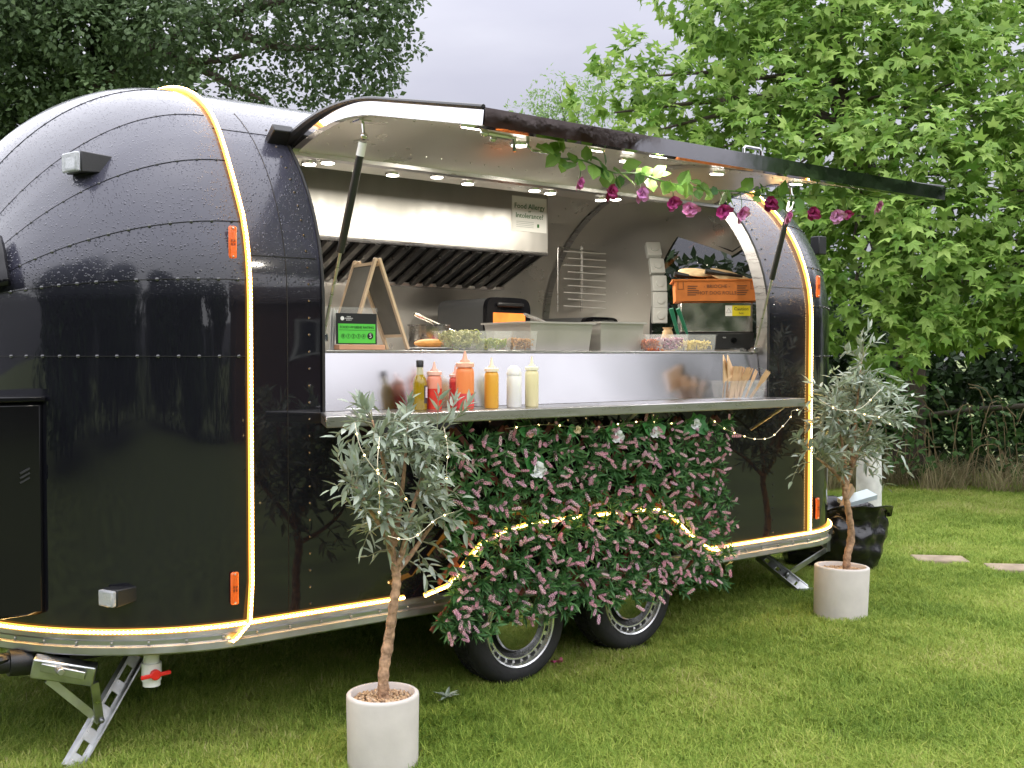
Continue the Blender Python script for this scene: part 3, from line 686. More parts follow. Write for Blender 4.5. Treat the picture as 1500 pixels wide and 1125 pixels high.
mb = MB(); u, s, n = bar(mb, atY(48, 975, 3.86), atY(140, 988, 3.78), .05, .072, (0, -.2, 1)); br = mb.build('jack_bracket', GALV, o, bevel=.006)
mb = MB(); bar(mb, atY(60, 977, 3.825), atY(125, 990, 3.745), .012, .03, (0, -.2, 1)); pm = atY(84, 980, 3.80); mb.cyl(pm+Vector((0, -.05, 0)), pm, .014, n=6); mb.build('jack_screw', GALV, o, bevel=.003)
mb = MB(); bar(mb, atY(90, 950, 3.95), atY(90, 975, 3.85), .05, .05, (1, 0, 0)); mb.build('jack_mount', DARKM, o)
# rear leg, folded lower
rt, rf = atY(1112, 812, 3.95), atY(1178, 846, 3.72); rf.z = gzf(rf.x, rf.y)+.012
stab(rt, rf, rt, [atY(1210, 805, 3.95)])
mb = MB(); q = atY(1211, 800, 3.95); mb.box(q+Vector((0, 0, .02)), (.03, .03, .10)); mb.build('jack_mount', GALV, T)
# tow plug and drain
mb = MB(); a, b = atY(-30, 975, 3.95), atY(44, 968, 3.95); mb.tube([a, a+(b-a)*.55, a+(b-a)*.56, b], [.032, .036, .046, .048], 16); mb.ball(a+(b-a)*.3+Vector((0, -.02, .02)), .03, 10, 6, (1.6, 1, .6)); mb.build('tow_socket', BLACK, T)
mb = MB(); dc = atY(222, 985, 3.72); mb.cyl((dc.x, dc.y, .40), (dc.x, dc.y, dc.z+.035), .027, n=20); mb.cyl((dc.x, dc.y, dc.z+.036), (dc.x, dc.y, dc.z-.026), .034, n=20); mb.cyl((dc.x, dc.y, dc.z-.0255), (dc.x, dc.y, dc.z-.045), .030, n=20); dr = mb.build('drain_pipe', M('white_pvc', (.82, .82, .78), .35), T)
RED = M('red_plastic', (.75, .02, .015), .35)
mb = MB(); p = Vector((dc.x, dc.y-.034, dc.z+.002)); mb.cyl(p+Vector((0, .002, 0)), p+Vector((0, -.018, 0)), .018, n=16); mb.box(p+Vector((.0, -.013, 0)), (.105, .010, .014), Euler((0, R(-2), 0)).to_matrix()); mb.build('valve_handle', RED, dr, bevel=.003)
# ================================================================== things on the counters
CT, SH = 1.4455, 1.2135          # counter top and shelf heights
def X_at(px, y): return atY(px, 520, y).x
def mpp(px, y): return (atY(px, 520, y)-EYE).dot(_fl)/FOC     # metres per photo pixel there
PLW = M('white_plastic', (.80, .80, .78), .35, sub=.2)
def squeeze(px, pw, ytop, ybot, y, col, capc, label, fill=None, fillk=0, name='sauce_bottle'):
    x = X_at(px, y); s = mpp(px, y); r = pw*s/2; h = (ybot-ytop)*s; z = SH
    t = thing(name, (x, y, z), label, 'bottle', 'squeeze bottles on the serving shelf')
    hb = h*.72; prof = [(r*.9, 0), (r, r*.12), (r, hb-r*.55), (r*.93, hb-r*.2), (r*.72, hb)]
    mb = MB(); mb.lathe([(a, z+b) for a, b in prof], (x, y, 0), 24); mb.build('bottle_body', M('bottle_plastic', col, .38, sub=.1), t)
    if fill:
        mb = MB(); mb.lathe([(r*.905, z+.0005), (r*1.004, z+r*.12), (r*1.004, z+hb*fillk-.004), (r*.999, z+hb*fillk)], (x, y, 0), 24, capt=False); mb.build('sauce_fill', M('sauce_fill', fill, .4, var=.12, vscale=30), t)
    mb = MB(); mb.lathe([(r*.84, z+hb-r*.02), (r*1.0, z+hb), (r*1.0, z+hb+r*.42), (r*.9, z+hb+r*.5), (r*.55, z+hb+r*.56), (r*.5, z+hb+r*.8)], (x, y, 0), 24); c = mb.build('cap', M('cap_plastic', capc, .4), t)
    mb = MB(); mb.lathe([(r*.34, z+hb+r*.8), (r*.24, z+hb+r*1.1), (r*.10, z+h)], (x, y, 0), 14); mb.build('nozzle', M('nozzle_plastic', capc, .4), c)
    return t
squeeze(636, 22, 531, 601, 3.455, (.80, .30, .20), (.85, .50, .40), 'small red ketchup squeeze bottle with pale tip beside the oil bottle', (.62, .035, .02), .62)
squeeze(667, 18, 537, 600, 3.50, (.72, .10, .07), (.85, .50, .42), 'dark red sauce bottle half hidden behind the big orange bottle', (.55, .03, .03), .85)
squeeze(681, 27, 518, 603, 3.42, (.90, .28, .09), (.90, .48, .34), 'largest squeeze bottle, orange sauce with deep red lower half', (.66, .06, .06), .38)
squeeze(720, 21, 529, 603, 3.42, (.80, .42, .05), (.90, .80, .60), 'mustard yellow squeeze bottle with cream pointed cap')
squeeze(779, 20, 528, 602, 3.42, (.84, .76, .46), (.88, .84, .66), 'cream mayonnaise squeeze bottle beside the white shaker')
# white shaker with domed lid
y = 3.42; x = X_at(753, y); s = mpp(753, y); r = 11*s
t = thing('salt_shaker', (x, y, SH), 'plain white shaker with domed lid between mustard and mayonnaise', 'shaker')
mb = MB(); mb.lathe([(r*.92, SH), (r, SH+.004), (r, SH+46*s), (r*.94, SH+47*s)], (x, y, 0), 24); mb.build('bottle_body', PLW, t)
mb = MB(); mb.lathe([(r*1.0, SH+47.2*s), (r*1.02, SH+51*s), (r*.9, SH+53*s), (r*.8, SH+57*s), (r*.5, SH+60*s), (r*.1, SH+61*s)], (x, y, 0), 24); mb.build('lid', PLW, t)
# olive oil bottle
y = 3.46; x = X_at(615, y); s = mpp(615, y); r = 10.5*s
OIL = M('olive_oil', (.30, .20, .008), .08, ior=1.47, coat=.5); 
t = thing('oil_bottle', (x, y, SH), 'glass bottle of golden olive oil with black cap', 'bottle')
mb = MB(); mb.lathe([(r*.9, SH), (r, SH+.004), (r, SH+40*s), (r*.8, SH+47*s), (r*.5, SH+52*s)], (x, y, 0), 20); mb.build('bottle_body', OIL, t)
mb = MB(); mb.lathe([(r*.5, SH+52*s), (r*.44, SH+64*s)], (x, y, 0), 20); mb.build('bottle_neck', M('oil_neck', (.55, .52, .36), .08, ior=1.47, coat=.5), t)
mb = MB(); mb.lathe([(r*.52, SH+63*s), (r*.52, SH+72*s), (r*.45, SH+73*s)], (x, y, 0), 20); mb.build('cap', BLACK, t)
a0 = -2.0
mb = MB(); mb.grid([[Vector((x+r*1.02*math.cos(a), y+r*1.02*math.sin(a), z)) for a in np.linspace(-1.5, -.2, 8)] for z in (SH+10*s, SH+36*s)]); lb = mb.build('label', M('oil_label', (.05, .045, .05), .5), t)
mb = MB(); mb.grid([[Vector((x+r*1.05*math.cos(a), y+r*1.05*math.sin(a), z)) for a in np.linspace(-1.3, -.5, 6)] for z in (SH+18*s, SH+34*s)]); mb.build('label_print', M('oil_label_print', (.70, .62, .72), .5), lb)
# saucer
y = 3.43; x = X_at(527, y); mb = MB(); mb.lathe([(.03, SH), (.035, SH+.004), (.052, SH+.014), (.050, SH+.015), (.033, SH+.007), (.001, SH+.006)], (x, y, 0), 28)
origin_to(tag(mb.build('saucer', M('white_china', (.82, .83, .86), .2), None), 'small white saucer on the shelf beside the olive crown', 'saucer'), (x, y, SH))
# fork tub
TUBM = M('clear_tub', (.92, .95, .95), .04, trans=.0, alpha=.10, ior=1.45)
def tub(name, x0, x1, y0, y1, z, h, label, cat, mat=None, group=None, taper=.9, t=.003):
    cx, cy = (x0+x1)/2, (y0+y1)/2; o = thing(name, (cx, cy, z), label, cat, group); mat = mat or TUBM; rimt = .008 if mat is not TUBM else .004
    def ring(k, zz): return [Vector((cx+(x-cx)*k, cy+(y-cy)*k, zz)) for x, y in ((x0, y0), (x1, y0), (x1, y1), (x0, y1))]
    lv = [ring(taper, z), ring(1, z+h), ring(1.06, z+h), ring(1.06, z+h-.004), ring(1.01, z+h-.004), ring(taper*1.02, z-.0)]
    mb = MB(); r0, r1 = ring(taper, z), ring(1, z+h); i0, i1 = ring(taper-.04, z+t), ring(.975, z+h)
    vs = r0+r1+i1+i0+ring(1.07, z+h)+ring(1.07, z+h-rimt)+ring(1.003, z+h-rimt)
    fs = [(3,2,1,0)]
    for i in range(4):
        j = (i+1) % 4
        fs += [(i, j, 24+j, 24+i), (24+i, 24+j, 20+j, 20+i), (20+i, 20+j, 16+j, 16+i), (16+i, 16+j, 8+j, 8+i), (8+i, 8+j, 12+j, 12+i)]
    fs.append((12, 13, 14, 15)); mb.add(vs, fs); mb.build('tub_wall', mat, o, smooth=False); return o
y = 3.43; x0, x1 = X_at(1066, y-.05), X_at(1122, y-.05); hh = 27*mpp(1095, y)
ft = tub('fork_tub', x0, x1, y-.055, y+.055, SH, hh, 'clear plastic tub holding wooden forks on the shelf end', 'tub')
WOOD = M('pale_wood', (.62, .40, .22), .6, var=.15, vscale=20)
forkm = MB(); Lf = .155
forkm.add([(-.006, 0, 0), (.006, 0, 0), (.007, 0, Lf*.55), (.012, 0, Lf*.68), (.012, 0, Lf), (.006, 0, Lf), (.005, 0, Lf*.78), (.002, 0, Lf*.78), (.002, 0, Lf), (-.002, 0, Lf), (-.002, 0, Lf*.78), (-.005, 0, Lf*.78), (-.006, 0, Lf), (-.012, 0, Lf), (-.012, 0, Lf*.68), (-.007, 0, Lf*.55)], [(0,1,2,15), (15,2,3,14), (3,4,5,6), (3,6,7,10), (7,8,9,10), (3,10,11,14), (11,12,13,14)])
fme = forkm.build('wooden_fork', WOOD, None, smooth=False).data; bpy.data.objects.remove(bpy.data.objects['wooden_fork'])
for k in range(22):
    o = bpy.data.objects.new('wooden_fork', fme); COL.objects.link(o); sm = o.modifiers.new('s', 'SOLIDIFY'); sm.thickness = .002
    u = random.random(); v = random.random(); bx_ = x0+.03+(x1-x0-.06)*u*.75
    o.location = (bx_, y-.035+.07*v, SH+.006); o.rotation_euler = (R(random.uniform(-10, 10)), R(8+26*u+random.uniform(-5, 5)), R(random.uniform(-50, 50)))
    tag(o, 'small pale wooden fork standing in the clear tub', 'fork', 'wooden forks in the tub')
for k in range(2):
    mb = MB(); c = Vector((x0+.025+k*.02, y, SH+.13)); mb.grid([[c+Vector((-.03+.02*i+k*.01, -.03+.006*i*j, -.05+.035*j+.01*i)) for i in range(4)] for j in range(4)]); o = mb.build('paper_napkin', M('kraft_paper', (.60, .40, .22), .7, var=.1), None, smooth=False); sm = o.modifiers.new('s', 'SOLIDIFY'); sm.thickness = .004
    origin_to(tag(o, ['folded kraft napkin leaning in the fork tub', 'second kraft napkin tucked behind the first in the fork tub'][k], 'napkin'), c+Vector((0, 0, -.05)))

# ---- A-frame board
y0, y1 = 3.76, 3.93; ya = (y0+y1)/2; s = mpp(540, ya)
t = thing('a_frame_board', (X_at(540, ya), ya, CT), 'small wooden A-frame chalkboard standing open on the counter', 'board')
PINE = M('pine_wood', (.66, .49, .33), .55, var=.15, vscale=12, stretch=(1, 1, .2))
ap = Vector((X_at(538, ya), ya, CT+132*s))
for sg, pxb in ((-1, 497), (1, 582)):
    fb_ = Vector((X_at(pxb, ya), ya, CT)); u = (fb_-ap)
    sd_ = MB()
    for yy in (y0, y1):
        sd_ = MB(); a = ap+Vector((sg*.008, yy-ya, 0)); b = fb_+Vector((0, yy-ya, .004)); n_ = (b-a).normalized(); m = Matrix((n_, Vector((0, 1, 0)), n_.cross(Vector((0, 1, 0))))).transposed(); sd_.box((a+b)/2, ((b-a).length, .018, .012), m); sd_.build('stile', PINE, t, bevel=.0015)
    for k in (.06, .84):
        mb = MB(); a = ap+u*k+Vector((sg*.008, 0, 0)); mb.box(a, (.016, y1-y0-.02, .012)); mb.build('rail', PINE, t)
    n_ = u.normalized(); m = Matrix((n_, Vector((0, 1, 0)), n_.cross(Vector((0, 1, 0))))).transposed()
    mb = MB(); mb.box(ap+u*.45+Vector((sg*.008, 0, 0)), (u.length*.74, y1-y0-.02, .004), m); mb.build('chalkboard', M('slate_board', (.16, .15, .13), .7, var=.2), t)
# ---- food hygiene rating sign in acrylic stand
yS = 3.66; s = mpp(522, yS); xa, xb = X_at(493, yS), X_at(552, yS); zb, zt = CT+.022, CT+.022+45*s
t = thing('hygiene_sign', ((xa+xb)/2, yS, CT), 'black and green food hygiene rating sign on a wooden foot', 'sign')
mb = MB(); mb.bx(xa, xb, yS, yS+.005, zb, zt); mb.build('sign_card', M('sign_black', (.012, .014, .016), .35), t, smooth=False)
GRN = M('sign_green', (.10, .62, .07), .4)
mb = MB(); mb.bx(xa+.007, xb-.007, yS-.0015, yS-.0003, zb+.004, zb+(zt-zb)*.66); gp = mb.build('green_panel', GRN, t, smooth=False)
SB = MATS['sign_black']; cx = (xa+xb)/2; wS = xb-xa; hS = zt-zb
text('FOOD HYGIENE RATING', wS*.076, (cx, yS-.0022, zb+hS*.545), FACE, SB, t)
mb = MB(); mb.bx(xa+.01, xb-.01, yS-.0023, yS-.0018, zb+hS*.452, zb+hS*.462); mb.build('rule_line', SB, t, smooth=False)
for k in range(5):
    c = Vector((xa+wS*(.16+.125*k), yS-.0022, zb+hS*.26)); mb = MB(); mb.tube([c+Vector((math.cos(q)*wS*.048, 0, math.sin(q)*wS*.048)) for q in np.linspace(0, 2*PI, 18, endpoint=False)], .0006, 4, closed=True); mb.build('rating_ring', SB, t)
    text(str(k), wS*.085, c, FACE, SB, t)
c = Vector((xa+wS*.83, yS-.0016, zb+hS*.27)); mb = MB(); mb.cyl(c, c+Vector((0, -.001, 0)), wS*.075, n=24); mb.build('rating_disc', SB, t)
text('5', wS*.13, c+Vector((0, -.0018, 0)), FACE, M('sign_white', (.85, .85, .85), .4), t)
text('FOOD\nSTANDARDS\nAGENCY', wS*.035, (xa+wS*.30, yS-.001, zb+hS*.83), FACE, MATS['sign_white'], t)
mb = MB(); c = Vector((xa+wS*.14, yS-.0006, zb+hS*.83)); mb.cyl(c, c+Vector((0, -.001, 0)), wS*.045, n=16); mb.build('agency_mark', MATS['sign_white'], t)
mb = MB(); mb.bx(xa-.004, xb+.006, yS+.006, yS+.009, CT+.02, zt+9*s); mb.build('acrylic_back', TUBM, t, smooth=False)
mb = MB(); mb.bx(xa+.004, xb+.03, yS-.014, yS+.03, CT, CT+.020); mb.build('wooden_foot', M('sign_foot', (.62, .33, .20), .6, var=.1), t, bevel=.002)
# cards at the left jamb
for k in range(3):
    mb = MB(); xx = X_at(479+k*4, 3.72); mb.box((xx, 3.74, CT+.085-.004*k), (.003, .10, .17-.008*k), Euler((0, R(2+2*k), 0)).to_matrix()); origin_to(tag(mb.build('menu_card', M('card_white', (.74, .74, .72), .5), None, smooth=False), ['tallest white menu card behind the hygiene sign', 'middle white menu card behind the hygiene sign', 'shortest white menu card touching the hygiene sign'][k], 'card', 'menu cards by the jamb'), (xx, 3.74, CT))
# ---- food tubs
def bits(name, mat, parent, x0, x1, y0, y1, z0, z1, n, sz, shape='chip'):
    if shape == 'chip': tv = np.array([(-1,-.6,-.3),(1,-.6,-.3),(1,.6,-.3),(-1,.6,-.3),(-1,-.6,.3),(1,-.6,.3),(1,.6,.3),(-1,.6,.3)]); tf = [(0,3,2,1),(4,5,6,7),(0,1,5,4),(1,2,6,5),(2,3,7,6),(3,0,4,7)]
    elif shape == 'ring':
        m = MB(); m.tube([(math.cos(a), math.sin(a), 0) for a in np.linspace(0, 2*PI, 9)[:-1]], .28, 4, closed=True); tv = np.array(m.v); tf = m.f
    else:
        m = MB(); m.box((0,0,0), (2.6, .5, .5)); tv = np.array(m.v); tf = m.f
    T_ = np.stack([RNG.uniform(x0, x1, n), RNG.uniform(y0, y1, n), z0+(z1-z0)*RNG.random(n)**.7], 1)
    Ms = np.stack([np.array(Euler(RNG.uniform(0, 6.28, 3)).to_matrix())*sz*RNG.uniform(.7, 1.2) for _ in range(n)])
    return scatter(name, tv, tf, Ms, T_, mat, parent, kind='stuff')
foods = {
 'pickle': leafmat('pickle_slices', [(.42, .45, .14), (.55, .52, .22), (.34, .38, .09)], .3, .1),
 'jalap': leafmat('jalapeno', [(.35, .42, .05), (.22, .30, .03), (.48, .46, .10)], .3, .1),
 'onionc': leafmat('crispy_onion', [(.42, .19, .06), (.55, .30, .10), (.30, .12, .04)], .6, .05),
 'carrot': leafmat('red_slaw', [(.55, .10, .03), (.62, .18, .04), (.40, .05, .03)], .4, .05),
 'redon': leafmat('red_onion', [(.42, .16, .28), (.62, .45, .50), (.30, .08, .18)], .3, .1),
 'corn': leafmat('grated_cheese', [(.80, .62, .18), (.85, .72, .30), (.72, .52, .12)], .5, .1)}
yf, yb_ = 3.66, 3.80; ym = 3.73
def food_tub(pa_, pb2, ht_px, food, label, fk, shape, n, sz, yf=yf, yb_=yb_):
    xa, xb = X_at(pa_, yf), X_at(pb2, yf); s = mpp(pa_, yf); o = tub('food_tub', xa, xb, yf, yb_, CT, ht_px*s, label, 'tub', taper=.94)
    d = .05*(xb-xa)+.006; bits('food_filling', foods[food], o, xa+d, xb-d, yf+.012, yb_-.012, CT+.008, CT+ht_px*s*fk, n, sz, shape); return o
food_tub(662, 712, 29, 'pickle', 'clear tub of pale green pickle slices', .95, 'ring', 170, .011)
food_tub(714, 750, 29, 'jalap', 'clear tub of sliced green jalapenos', .55, 'ring', 130, .008)
food_tub(752, 787, 29, 'onionc', 'clear tub of crispy fried onions', .6, 'chip', 320, .006)
food_tub(946, 972, 25, 'carrot', 'clear tub of orange red slaw beside the steel pan', .6, 'strip', 160, .010)
food_tub(974, 1008, 25, 'redon', 'clear tub of chopped red onion', .75, 'chip', 260, .007)
food_tub(1011, 1049, 25, 'corn', 'clear tub of yellow grated cheese beside the warmer', .6, 'strip', 300, .007)
bits('spilt_slaw', foods['carrot'], bpy.data.objects['food_tub.003'], X_at(948, 3.64), X_at(970, 3.64), 3.625, 3.65, CT+.002, CT+.006, 22, .007, 'strip')
# scrunched bag left on the counter
mb = MB(); c = Vector((X_at(1082, 3.72), 3.72, CT)); rows = []
for i in range(9):
    rows.append([c+Vector((-.06+.015*i, -.04+.02*j, max(0, .018*math.sin(i*1.1+j)*math.sin(j*.78)+.008*random.random()))) for j in range(5)])
mb.grid(rows); origin_to(tag(mb.build('plastic_bag', TUBM, None), 'scrunched clear plastic bag on the counter under the warmer', 'bag'), c)
# plate with wrap and cloth
y = 3.80; xx = X_at(632, y); mb = MB(); mb.lathe([(.06, CT), (.095, CT+.01), (.093, CT+.012), (.001, CT+.006)], (xx, y, 0), 28); origin_to(tag(mb.build('plate', MATS['white_china'], None), 'white plate under the orange wrap', 'plate'), (xx, y, CT))
mb = MB(); mb.ball((xx, y, CT+.03), .075, 16, 8, (1.1, .7, .26)); origin_to(tag(mb.build('bread_wrap', M('orange_bread', (.72, .33, .08), .6, var=.25, vscale=30, bump=.2), None), 'orange glazed bread lying on the white plate', 'bread'), (xx, y, CT+.01))
mb = MB(); mb.ball((xx+.10, y+.03, CT+.02), .035, 12, 6, (1.2, .8, .55)); origin_to(tag(mb.build('cloth', M('pink_cloth', (.62, .08, .22), .8, bump=.4), None), 'pink cloth crumpled beside the plate', 'cloth'), (xx+.10, y+.03, CT))
# cooking pot and spoon
y = 4.02; xx = X_at(628, y); s = mpp(628, y); rr = 30*s
t = thing('cooking_pot', (xx, y, CT), 'dark steel cooking pot behind the food tubs', 'pot')
mb = MB(); mb.lathe([(rr*.96, CT), (rr, CT+.006), (rr, CT+36*s), (rr*1.05, CT+37*s), (rr*1.05, CT+38*s), (rr*.95, CT+38*s), (rr*.95, CT+.01)], (xx, y, 0), 32, capt=True); mb.build('pot_body', M('pot_steel', (.30, .29, .28), .25, 1, rvar=.1), t)
a, b = atY(607, 460, 3.97), atY(668, 487, 3.97); mb = MB(); u = (b-a).normalized(); sd = u.cross(Vector((0, 1, 0)))
mb.tube([a, a+(b-a)*.1, a+(b-a)*.25, b], [.008, .010, .008, .006], 8); mb.ball(b+u*.02, .024, 10, 6, (1.2, .9, .5)); origin_to(tag(mb.build('serving_spoon', M('spoon_steel', (.7, .64, .56), .25, 1), None), 'long handled serving spoon resting across the pot', 'spoon'), b)
PANM = M('pan_steel', (.50, .48, .455), .45, .6, var=.08, vscale=5, rvar=.05)
# steel gastronorm pans
def gn(pa_, pb2, yf, yb_, htp, label):
    xa, xb = X_at(pa_, yf), X_at(pb2, yf); s = mpp(pa_, yf); return tub('steel_pan', xa, xb, yf, yb_, CT, htp*s, label, 'pan', PANM, taper=.93, t=.01)
gn(777, 868, 3.70, 4.05, 43, 'wide deep steel food pan with tongs resting in it')
gn(880, 943, 3.70, 4.05, 43, 'narrower deep steel food pan beside the tub of slaw')
for k in range(2):
    a, b = atY(768+k*4, 460+k*3, 3.78), atY(806, 476, 3.80); mb = MB(); mb.tube([a, a+(b-a)*.5+Vector((0, 0, .004)), b], .006, 6); ob = mb.build('tongs', STEELC, None); origin_to(tag(ob, ['upper steel tongs arm on the wide pan rim', 'lower steel tongs arm on the wide pan rim'][k], 'tongs', 'tongs on the pan'), b)
# pizza oven on the back counter
def oven(cx, cy, z, L, Wd, H, yaw, label, lit, name='pizza_oven'):
    t = thing(name, (cx, cy, z), label, 'oven'); m = Euler((0, 0, yaw)).to_matrix(); o = Vector((cx, cy, z))
    def sec(x, k, yk=1): 
        return [o+m@Vector((x, Wd/2*k*yk*math.copysign(abs(math.cos(a))**.35, math.cos(a)), .03+(H-.03)*.5*(1+k*math.copysign(abs(math.sin(a))**.35, math.sin(a))))) for a in np.linspace(0, 2*PI, 33)[:-1]]
    mb = MB(); secs = [sec(-L/2, .9), sec(-L/2+.02, 1), sec(L/2-.02, 1)]; n = 32
    mb.grid([s_+[s_[0]] for s_ in secs]); mb.add(secs[0], [tuple(range(n))]); mb.build('oven_shell', M('oven_black', (.055, .056, .058), .4) if 'oven_black' not in MATS else MATS['oven_black'], t)
    mb = MB(); f1 = sec(L/2-.02, 1.03); f2 = sec(L/2+.012, 1.02); mb.grid([f1+[f1[0]], f2+[f2[0]]]); mb.add(f2, [tuple(range(n))[::-1]]); mb.build('oven_front', GLOSSB, t)
    x = L/2+.014
    mb = MB(); mb.box(o+m@Vector((x, 0, H*.56)), (.004, Wd*.74, H*.36), m); w_ = mb.build('oven_window', M('oven_fire', (.35, .10, .02), .25, emis=(1.0, .24, .04), estr=.4, var=.6, vscale=9) if lit else M('oven_dark', (.02, .02, .02), .1), t)
    mb = MB(); mb.box(o+m@Vector((x+.012, 0, H*.88)), (.02, Wd*.60, .026), m); mb.build('oven_handle', BLACK, t, bevel=.008)
    for a in (-1, 1):
        for b in (-1, 1): mb = MB(); mb.cyl(o+m@Vector((a*L*.4, b*Wd*.36, .035)), o+m@Vector((a*L*.4, b*Wd*.36, 0)), .018, n=10); mb.build('foot', BLACK, t)
    return t
oc = atY(706, 500, 5.42); oven(oc.x, 5.42, 1.4255, .46, .37, .35, R(-82), 'large black pizza oven with glowing orange window', True)
oc2 = atY(846, 500, 5.40); oven(oc2.x, 5.40, 1.4255, .40, .34, .25, R(-82), 'second black oven behind the steel pans, unlit', False)
# warmer with bread tray, both turned towards the customer
CW = Vector((4.40, 3.975, 0)); WROT = R(-43); s = mpp(1052, 3.95); wW, dW = .385, .26
def wl(x, y, z): v = Vector((x, y, 0)); v.rotate(Euler((0, 0, WROT))); return Vector((CW.x+v.x, CW.y+v.y, z))
xa, xb, yw = CW.x-wW/2, CW.x+wW/2, CW.y-dW/2
t = thing('food_warmer', (CW.x, CW.y, CT), 'stainless steel food warmer with black control base and yellow caution label', 'warmer')
z1, z2 = CT+27*s, CT+72*s
mb = MB(); mb.bx(xa-.006, xb+.006, yw-.008, yw+dW+.005, CT+.012, z1); bs = mb.build('control_base', BLACK, t, bevel=.004)
mb = MB(); mb.bx(xa, xb, yw, yw+dW, z1+.0005, z2); mb.build('steel_hood', M('warmer_steel', (.66, .65, .64), .2, 1, rvar=.06, bump=.02, bscale=20), t, bevel=.008)
kx = xa+wW*.74; mb = MB(); mb.cyl((kx, yw-.007, CT+16*s), (kx, yw-.028, CT+16*s), .017, .014, 18); mb.build('knob', GLOSSB, bs)
for k in range(4):
    mb = MB(); q = (xa+.03+(wW-.06)*(k % 2), yw+.03+(dW-.06)*(k//2)); mb.cyl((*q, CT), (*q, CT+.013), .012, n=10); mb.build('foot', BLACK, t)
text('ON', .010, (kx-.05, yw-.0095, CT+20*s), FACE, MATS['sign_white'], t)
lx0, lx1, lz0, lz1 = xb-.145, xb-.012, CT+51*s, CT+66*s
mb = MB(); mb.bx(lx0, lx1, yw-.0015, yw-.0002, lz0, lz1); lb = mb.build('caution_label', M('label_yellow', (.80, .68, .02), .45), t, smooth=False)
text('Caution', .024, (lx0+(lx1-lx0)*.63, yw-.0022, lz0+(lz1-lz0)*.66), FACE, SB, t); text('hot', .018, (lx0+(lx1-lx0)*.63, yw-.0022, lz0+(lz1-lz0)*.26), FACE, SB, t)
mb = MB(); mb.bx(lx0, lx0+(lx1-lx0)*.27, yw-.0024, yw-.0017, lz0, lz1); mb.build('label_pictogram', MATS['sign_white'], t, smooth=False)
mb = MB(); c = Vector((lx0+(lx1-lx0)*.135, yw-.003, (lz0+lz1)/2)); q = .013
mb.tube([c+Vector((-q, 0, -q*.8)), c+Vector((q, 0, -q*.8)), c+Vector((0, 0, q))], .0012, 4, closed=True); mb.build('warning_triangle', SB, t)
mb = MB(); mb.bx(xb-.0002, xb+.0013, yw+.02, yw+.10, lz0, lz1); mb.build('side_label', MATS['label_yellow'], t, smooth=False)
t.rotation_euler.z = WROT
# bread tray
zt0 = z2+.001; zt1 = zt0+31*s; X0, X1 = CW.x-.235, CW.x+.205; Y0, Y1 = yw-.03, yw+dW-.0
CARD = M('orange_carton', (.56, .17, .035), .75, var=.12, vscale=15)
t = tub('bread_tray', X0, X1, Y0, Y1, zt0, zt1-zt0, 'orange cardboard bread tray on top of the steel warmer', 'tray', CARD, taper=.985, t=.005); tray = t
DKP = M('carton_print', (.12, .05, .03), .7); hT = zt1-zt0; yt = lambda f: Y0+(1-f)*.0025-.0022
text('- BRIOCHE -', .026, ((X0+X1)/2, yt(.66), zt0+hT*.66), FACE, DKP, t); text('HOT DOG ROLLS', .026, ((X0+X1)/2, yt(.36), zt0+hT*.36), FACE, DKP, t)
for xx in (X0+.095, X1-.085):
    for k in range(5):
        mb = MB(); f = .26+.10*k; mb.bx(xx-.030, xx+.030*(.5+.5*((k*7) % 3)/2), yt(f)-.001, yt(f)+.003, zt0+hT*f, zt0+hT*(f+.04)); mb.build('print_bar', DKP, t, smooth=False)
for xx in (X0+.028, X1-.028):
    mb = MB(); zz = zt1-.014; mb.tube([(xx-.014, Y0-.001, zz), (xx-.014, Y0, zz-.04), (xx+.014, Y0, zz-.04), (xx+.014, Y0-.001, zz)], .0018, 5); mb.build('carton_slot', DKP, t)
t.rotation_euler.z = WROT
FLAT = M('flatbread', (.66, .47, .26), .8, var=.22, vscale=25, bump=.3, bscale=30)
for k, (fx, fy, tl, zz, lab) in enumerate(((-.10, -.01, 6, .034, 'large flatbread on top of the pile at the tray end under the short tongs'), (-.06, .05, 12, .030, 'flatbread lying under the topmost one'), (.0, .02, 10, .012, 'flatbread in the middle of the orange tray'), (.05, -.02, 20, .016, 'tilted flatbread beside the long tongs'), (.09, .03, 22, .012, 'flatbread leaning on its neighbours near the label end'), (.12, .0, 16, -.004, 'lowest flatbread at the label end of the tray'))):
    mb = MB(); mb.ball((0, 0, 0), .100, 22, 8, (1, 1, .14)); o = mb.build('flatbread', FLAT, None); o.location = wl(fx, fy-.02, zt1+.012+zz); o.rotation_euler = (R(14+tl*.3), R(tl*.8), WROT); tag(o, lab, 'flatbread', 'flatbreads in the orange tray')
for k, (a, b) in enumerate((((-.225, -.135, zt1+.03), (-.02, -.06, zt1+.004)), ((-.06, -.13, zt1+.045), (.14, -.10, zt1+.018)))):
    A, B = wl(*a), wl(*b); mb = MB(); mb.tube([A, A+(B-A)*.10, A+(B-A)*.5, B], [.015, .017, .010, .008], 8); origin_to(tag(mb.build('tong_handle', BLACK, None), ['short black tongs handle lying at the end of the bread tray', 'long black tongs handle lying over the flatbreads'][k], 'tongs'), B)
